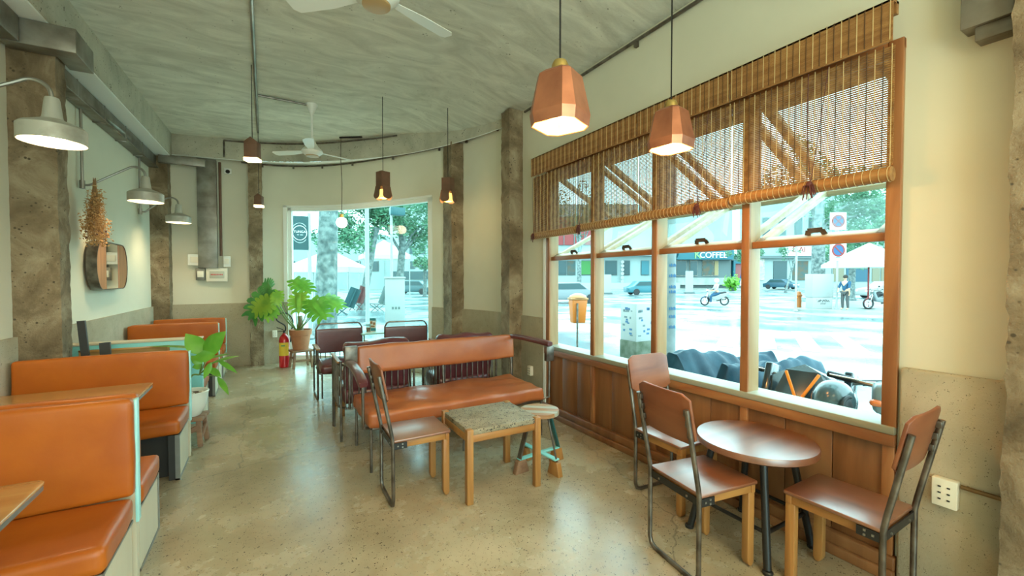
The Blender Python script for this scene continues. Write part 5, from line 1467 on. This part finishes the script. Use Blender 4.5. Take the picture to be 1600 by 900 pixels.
# ---- people
def skin(name, pts, edges, mt, parent, sub=2):
    me = D.meshes.new(name); me.from_pydata([p[:3] for p in pts], edges, []); o = D.objects.new(name, me); COL.objects.link(o)
    o.parent = parent; me.materials.append(mt)
    o.modifiers.new('skin', 'SKIN')
    if not me.skin_vertices: 
        b = bmesh.new(); b.from_mesh(me); b.verts.layers.skin.verify(); b.to_mesh(me); b.free()
    for i, p in enumerate(pts):
        q = me.skin_vertices[0].data[i]; rr = p[3]; q.radius = rr if isinstance(rr, tuple) else (rr, rr); q.use_root = (i == 0)
    s = o.modifiers.new('sub', 'SUBSURF'); s.levels = sub; s.render_levels = sub
    return o
def person(loc, rz, label, shirt, trousers, sit=False, helmet=None):
    r = root('person', label, 'person', loc, rz)
    hipz = .93 if not sit else .80; dz = hipz-.93
    if sit: kn = ((.42, -.14, .62), (.42, .14, .62)); ft = ((.42, -.14, .20), (.42, .14, .20))
    else: kn = ((.04, -.10, .50), (-.02, .10, .50)); ft = ((.0, -.11, .08), (-.06, .11, .08))
    hand = ((.42, -.20, 1.05+dz), (.42, .20, 1.05+dz)) if sit else ((.22, -.20, .98), (.05, .24, .80))
    elb = ((.12, -.26, 1.10+dz), (.12, .26, 1.10+dz))
    pts = [(0, 0, hipz, (.13, .10)), (0, 0, 1.15+dz, (.12, .09)), (0, 0, 1.38+dz, (.15, .10)), (0, 0, 1.50+dz, .05), (.01, 0, 1.60+dz, (.075, .085)), (.02, 0, 1.70+dz, (.07, .085)),
           (0, -.19, 1.42+dz, .05), (*elb[0], .04), (*hand[0], .03), (0, .19, 1.42+dz, .05), (*elb[1], .04), (*hand[1], .03),
           (0, -.10, hipz-.06, .085), (*kn[0], .06), (*ft[0], .04), (ft[0][0]+.15, ft[0][1], ft[0][2]-.04, .035), (0, .10, hipz-.06, .085), (*kn[1], .06), (*ft[1], .04), (ft[1][0]+.15, ft[1][1], ft[1][2]-.04, .035)]
    E_ = [(0, 1), (1, 2), (2, 3), (3, 4), (4, 5), (2, 6), (6, 7), (7, 8), (2, 9), (9, 10), (10, 11), (0, 12), (12, 13), (13, 14), (14, 15), (0, 16), (16, 17), (17, 18), (18, 19)]
    skin('body', pts, E_, M_skin, r)
    g = lambda p, k: (*p[:3], tuple(c*k+.012 for c in p[3]) if isinstance(p[3], tuple) else p[3]*k+.012)
    sp = [g(pts[i], 1.08) for i in (0, 1, 2, 6, 7, 9, 10)]
    skin('shirt', sp, [(0, 1), (1, 2), (2, 3), (3, 4), (2, 5), (5, 6)], shirt, r)
    tp = [g(pts[i], 1.1) for i in (0, 12, 13, 14, 16, 17, 18)]
    skin('trousers', tp, [(0, 1), (1, 2), (2, 3), (0, 4), (4, 5), (5, 6)], trousers, r)
    hc = (-.005, 0, 1.70+dz)
    mb = MB(); mb.sphere(hc, .115 if not helmet else .145, 14, 10, (1, .9, .95)); mb.build('helmet' if helmet else 'hair', helmet or M_hair, r, smooth=True)
    mb = MB(); x = .105 if not helmet else .10
    mb.sphere((x, -.03, 1.655+dz), .012, 8, 6); mb.sphere((x, .03, 1.655+dz), .012, 8, 6); mb.build('eyes', M_black, r)
    mb = MB(); mb.sphere((x+.012, 0, 1.625+dz), .016, 8, 6, (1, .8, 1.4)); mb.build('nose', M_skin, r)
    for side in (0, 1):
        hx, hy, hz = hand[side]; mb = MB()
        for k in range(4): mb.tube([(hx, hy-.02+.013*k, hz), (hx+.04, hy-.02+.013*k, hz-.03), (hx+.045, hy-.02+.013*k, hz-.06)], .008, 6)
        s = 1 if side == 0 else -1
        mb.tube([(hx, hy, hz), (hx+.02, hy+s*.03, hz-.02), (hx+.035, hy+s*.035, hz-.045)], .009, 6)
        mb.build('fingers', M_skin, r, smooth=True)
    return r
person(W(1321, 22.0, GZ+.1), -YAW+R(200), 'person in a blue shirt and grey trousers standing beside the parking signs', M_bluesh, M_greyt)
# ---- motorbikes: local x = forward, ground at z=0
def motorbike(loc, rz, label, body, accent, seatm=M_rubber, detail=True, cat='motorbike', mirrors=True):
    r = root('motorbike', label, cat, loc, rz)
    for xw, nm in ((.62, 'wheel'), (-.62, 'wheel')):
        mb = MB(); mb.tube([(xw+.25*math.cos(t), 0, .29+.25*math.sin(t)) for t in [j*math.pi/14 for j in range(29)]], .045, 10, cap=False); w_ = mb.build('wheel', M_rubber, r, smooth=True)
        mb = MB(); mb.tube([(xw+.20*math.cos(t), 0, .29+.20*math.sin(t)) for t in [j*math.pi/14 for j in range(29)]], .012, 6, cap=False)
        for k in range(5): a = k*2*math.pi/5; mb.bar((xw, 0, .29), (xw+.20*math.cos(a), 0, .29+.20*math.sin(a)), .02, .02, (0, 1, 0))
        mb.tube([(xw, -.06, .29), (xw, .06, .29)], .03, 10); mb.build('rim', M_chrome, w_, smooth=True)
    mb = MB()
    for s in (-.07, .07): mb.tube([(.62, s, .29), (.45, s, .72)], .02, 8)
    mb.tube([(.45, 0, .70), (.38, 0, .98)], .03, 8); mb.build('fork', M_chrome, r, smooth=True)
    mb = MB(); mb.prism([(.43, .75), (.30, .42), (-.15, .34), (-.35, .42), (-.75, .62), (-.88, .80), (-.80, .84), (-.3, .74), (.02, .60), (.22, .62), (.36, .95), (.47, .98)], -.13, .13, MXZ); mb.build('body_panel', body, r, bevel=.035, seg=3)
    cushion('seat', .68, .24, .09, seatm, r, (-.36, 0, .79), (0, R(7), 0), bulge=.02, bevel=.03, nx=8, ny=4)
    mb = MB(); mb.prism([(.60, .60), (.78, .50), (.90, .33), (.80, .50), (.66, .60), (.45, .63)], -.06, .06, MXZ); mb.build('front_mudguard', accent, r, bevel=.01)
    mb = MB(); mb.tube([(.28, -.33, 1.02), (.36, -.12, 1.00), (.38, 0, .98), (.36, .12, 1.00), (.28, .33, 1.02)], .014, 8); mb.build('handlebar', M_steel, r, smooth=True)
    for s in (-1, 1):
        mb = MB(); mb.tube([(.285, s*.31, 1.02), (.235, s*.44, 1.035)], .021, 12); mb.build('grip', M_rubber, r, smooth=True)
        mb = MB(); mb.tube([(.32, s*.28, 1.03), (.31, s*.43, 1.045)], .006, 6); mb.build('lever', M_chrome, r)
        if not mirrors: continue
        mb = MB(); mb.tube([(.33, s*.2, 1.03), (.36, s*.30, 1.16)], .006, 6); mb.sphere((.35, s*.33, 1.20), .06, 12, 8, (.3, 1, .7)); mb.build('mirror', M_rubber, r, smooth=True)
    mb = MB(); mb.sphere((.47, 0, .93), .10, 16, 10, (.7, 1.1, .8)); mb.build('headlight', M_chrome, r, smooth=True)
    mb = MB(); mb.tube([(-.2, -.15, .30), (-.85, -.17, .42)], .045, 10); mb.build('exhaust', M_steel, r, smooth=True)
    return r
h = R(180+14)
b1 = motorbike((3.78, 1.72, GZ), h, 'black and orange motorbike parked just outside the nearest window bay', M_bblack, M_bblack, mirrors=False)
# front cowl with orange chevron
mb = MB()
V = [(.42, 0, 1.12), (.48, -.10, 1.08), (.48, .10, 1.08), (.60, -.02, .90), (.60, .02, .90), (.40, -.22, 1.00), (.40, .22, 1.00), (.50, -.20, .84), (.50, .20, .84), (.60, 0, .74), (.30, -.20, 1.0), (.30, .20, 1.0)]
mb.add(V, [(0, 1, 3, 4, 2), (1, 5, 7, 3), (2, 4, 8, 6), (3, 7, 9), (4, 9, 8), (3, 9, 4), (0, 10, 5, 1), (0, 2, 6, 11)]); mb.build('front_cowl', M_bblack, b1, solid=.012)
mb = MB()
for s in (-1, 1): mb.bar((.495, s*.10, 1.075), (.612, s*.010, .90), .02, .014, (1, 0, .3))
mb.bar((.612, 0, .925), (.60, 0, .80), .055, .02, (1, 0, .3))
mb.build('orange_chevron', M_orange, b1, bevel=.004)
mb = MB(); mb.prism([(.12, 1.04), (.36, 1.10), (.50, .86), (.46, .74), (.25, .86)], -.27, -.22, MXZ); mb.build('side_fairing', M_bblack, b1, bevel=.01)
mb = MB(); mb.prism([(.12, 1.04), (.36, 1.10), (.50, .86), (.46, .74), (.25, .86)], .22, .27, MXZ); mb.build('side_fairing', M_bblack, b1, bevel=.01)
mb = MB(); mb.box(-.1, .18, -.20, .20, .80, .92); mb.build('fuel_cover', M_blue, b1, bevel=.03)
b2 = motorbike((3.82, 1.16, GZ), R(180+22), 'dark grey motorbike at the lower right corner of the window, handlebar grip raised', M_bgrey, M_bgrey, mirrors=False); b2.scale = (1.04, 1.04, 1.04)
mb = MB(); mb.box(.40, .56, -.22, .22, .88, 1.06); mb.build('dash_cowl', M_bgrey, b2, bevel=.04, seg=3)
for s in (-1, 1):
    mb = MB(); mb.box(.52, .575, s*.20-.035, s*.20+.035, .93, .97); mb.build('indicator', M_amber, b2, bevel=.02)
mb = MB(); mb.sphere((.58, 0, .86), .13, 18, 12, (.6, 1.3, .8)); mb.build('front_lamp', mat('lamp_glass', (.45, .52, .52), .08), b2, smooth=True)
r = root('motorcycle_helmet', 'dark grey helmet hanging between the two parked motorbikes', 'helmet', (3.20, 1.36, .70))
mb = MB(); mb.sphere((0, 0, 0), .135, 24, 16, (1.05, .9, 1)); mb.build('helmet_shell', mat('helmet_grey', (.05, .08, .09), .2, coat=.5), r, smooth=True)
mb = MB(); mb.tube([(-.06+.075*math.cos(t)*1, -.10-.0*t, -.02+.075*math.sin(t)) for t in [j*math.pi/10 for j in range(21)]], .012, 8); mb.sphere((-.06, -.095, -.02), .07, 14, 8, (1, .4, 1)); mb.build('helmet_opening', M_rubber, r, smooth=True)
# tarp covered bikes
def tarp(x0, x1, y0, y1, prof, label, seed):
    from mathutils import noise
    nx, ny = 60, 40; vs = []; fs = []
    for i in range(nx+1):
        for j in range(ny+1):
            u_, v_ = i/nx, j/ny; x = x0+(x1-x0)*u_; y = y0+(y1-y0)*v_
            h = prof(u_); s = abs(v_-.5)*2
            z = h*(1-max(0, s-.15)**1.5*.95) - max(0, abs(u_-.5)*2-.8)*2.2*h
            z += noise.noise(Vector((x*4+seed, y*9, 0)))*.05+noise.noise(Vector((x*9+y*6, y*3, seed)))*.03
            vs.append((x, y, max(z, GZ+.02)))
    for i in range(nx):
        for j in range(ny):
            a = i*(ny+1)+j; fs.append((a, a+1, a+ny+2, a+ny+1))
    mb = MB(); mb.add(vs, fs); return thing_mesh(mb, 'covered_motorbike', M_tarp, label, 'covered motorbike', smooth=True)
tarp(2.95, 4.8, 2.32, 2.85, lambda u_: .86-.25*abs(u_-.16)**.8 if u_ < .6 else .70, 'motorbike under a dark blue tarp, peaked at its left end, outside the third bay', 2)
tarp(3.05, 4.9, 1.99, 2.31, lambda u_: .78-.12*abs(u_-.2), 'second tarp covered motorbike, lower, beside the window post', 9)
# far bikes, rider, cars
motorbike(W(1147, 57), R(30), 'small parked motorbike in front of the kiosk', M_black, M_black)
motorbike(W(1376, 22.5, GZ+.1), R(150), 'motorbike parked at the right edge of the window under the parasol', M_bgrey, M_redsign)
rb = motorbike(W(1117, 27), R(150), 'moped ridden by the person in white on the wet road', M_whitem, M_blue)
person(W(1117, 27)+Vector((.10, -.06, 0)), R(150), 'person in a white raincoat riding a moped on the road', M_whitesh, M_bluesh, True, M_white)
def car(px, t, rz, label, body):
    r = root('parked_car', label, 'car', W(px, t, GZ+.12 if t > 60 else GZ), rz)
    mb = MB(); mb.prism([(-2.1, .25), (-2.15, .75), (-1.6, .92), (-1.05, 1.42), (.55, 1.45), (1.15, .98), (2.0, .82), (2.12, .5), (2.1, .25)], -.85, .85, MXZ); mb.build('car_body', body, r, bevel=.08, seg=3)
    mb = MB(); mb.prism([(-1.45, .95), (-1.0, 1.34), (.50, 1.37), (1.0, .98)], -.87, .87, MXZ); mb.build('car_windows', M_shop, r)
    for x in (-1.35, 1.3):
        for y in (-.8, .8):
            mb = MB(); mb.tube([(x, y-.1, .32), (x, y+.1, .32)], .32, 18); mb.build('wheel', M_rubber, r)
    mb = MB(); mb.cbox((2.08, -.6, .65), (.1, .3, .15)); mb.cbox((2.08, .6, .65), (.1, .3, .15)); mb.build('headlights', M_white, r)
    return r
car(1220, 62, -YAW-R(60), 'blue-green car parked in front of the open garage', mat('car_teal', (.015, .06, .09), .25))
car(1388, 36, -YAW+R(175), 'white car at the right edge of the window behind the parasol', M_whitem)
car(645, 46, -YAW+R(170), 'teal car passing beyond the tall white cabinet', mat('car_grey', (.03, .08, .09), .25))
car(890, 30, -YAW+R(5), 'pale silver car on the road in the leftmost bay', mat('car_silver', (.15, .17, .18), .25))
car(1010, 44, -YAW+R(5), 'cyan car crossing behind the poster-covered box', mat('car_cyan', (.02, .12, .15), .25))
# shopfront boards
for px, t, w_, h_, lab in ((947, 46, .55, 2.1, 'white standing board on the far kerb in the second bay'), (1077, 48, .42, 2.5, 'narrow white banner board before the coffee shop')):
    p = W(px, t); r = root('standing_board', lab, 'board', p, -YAW)
    mb = MB(); mb.box(-w_, w_, -.05, .05, .15, h_); mb.build('panel', M_whitem, r); mb = MB(); mb.box(-w_-.1, w_+.1, -.3, .3, 0, .15); mb.build('base', M_fac2, r)
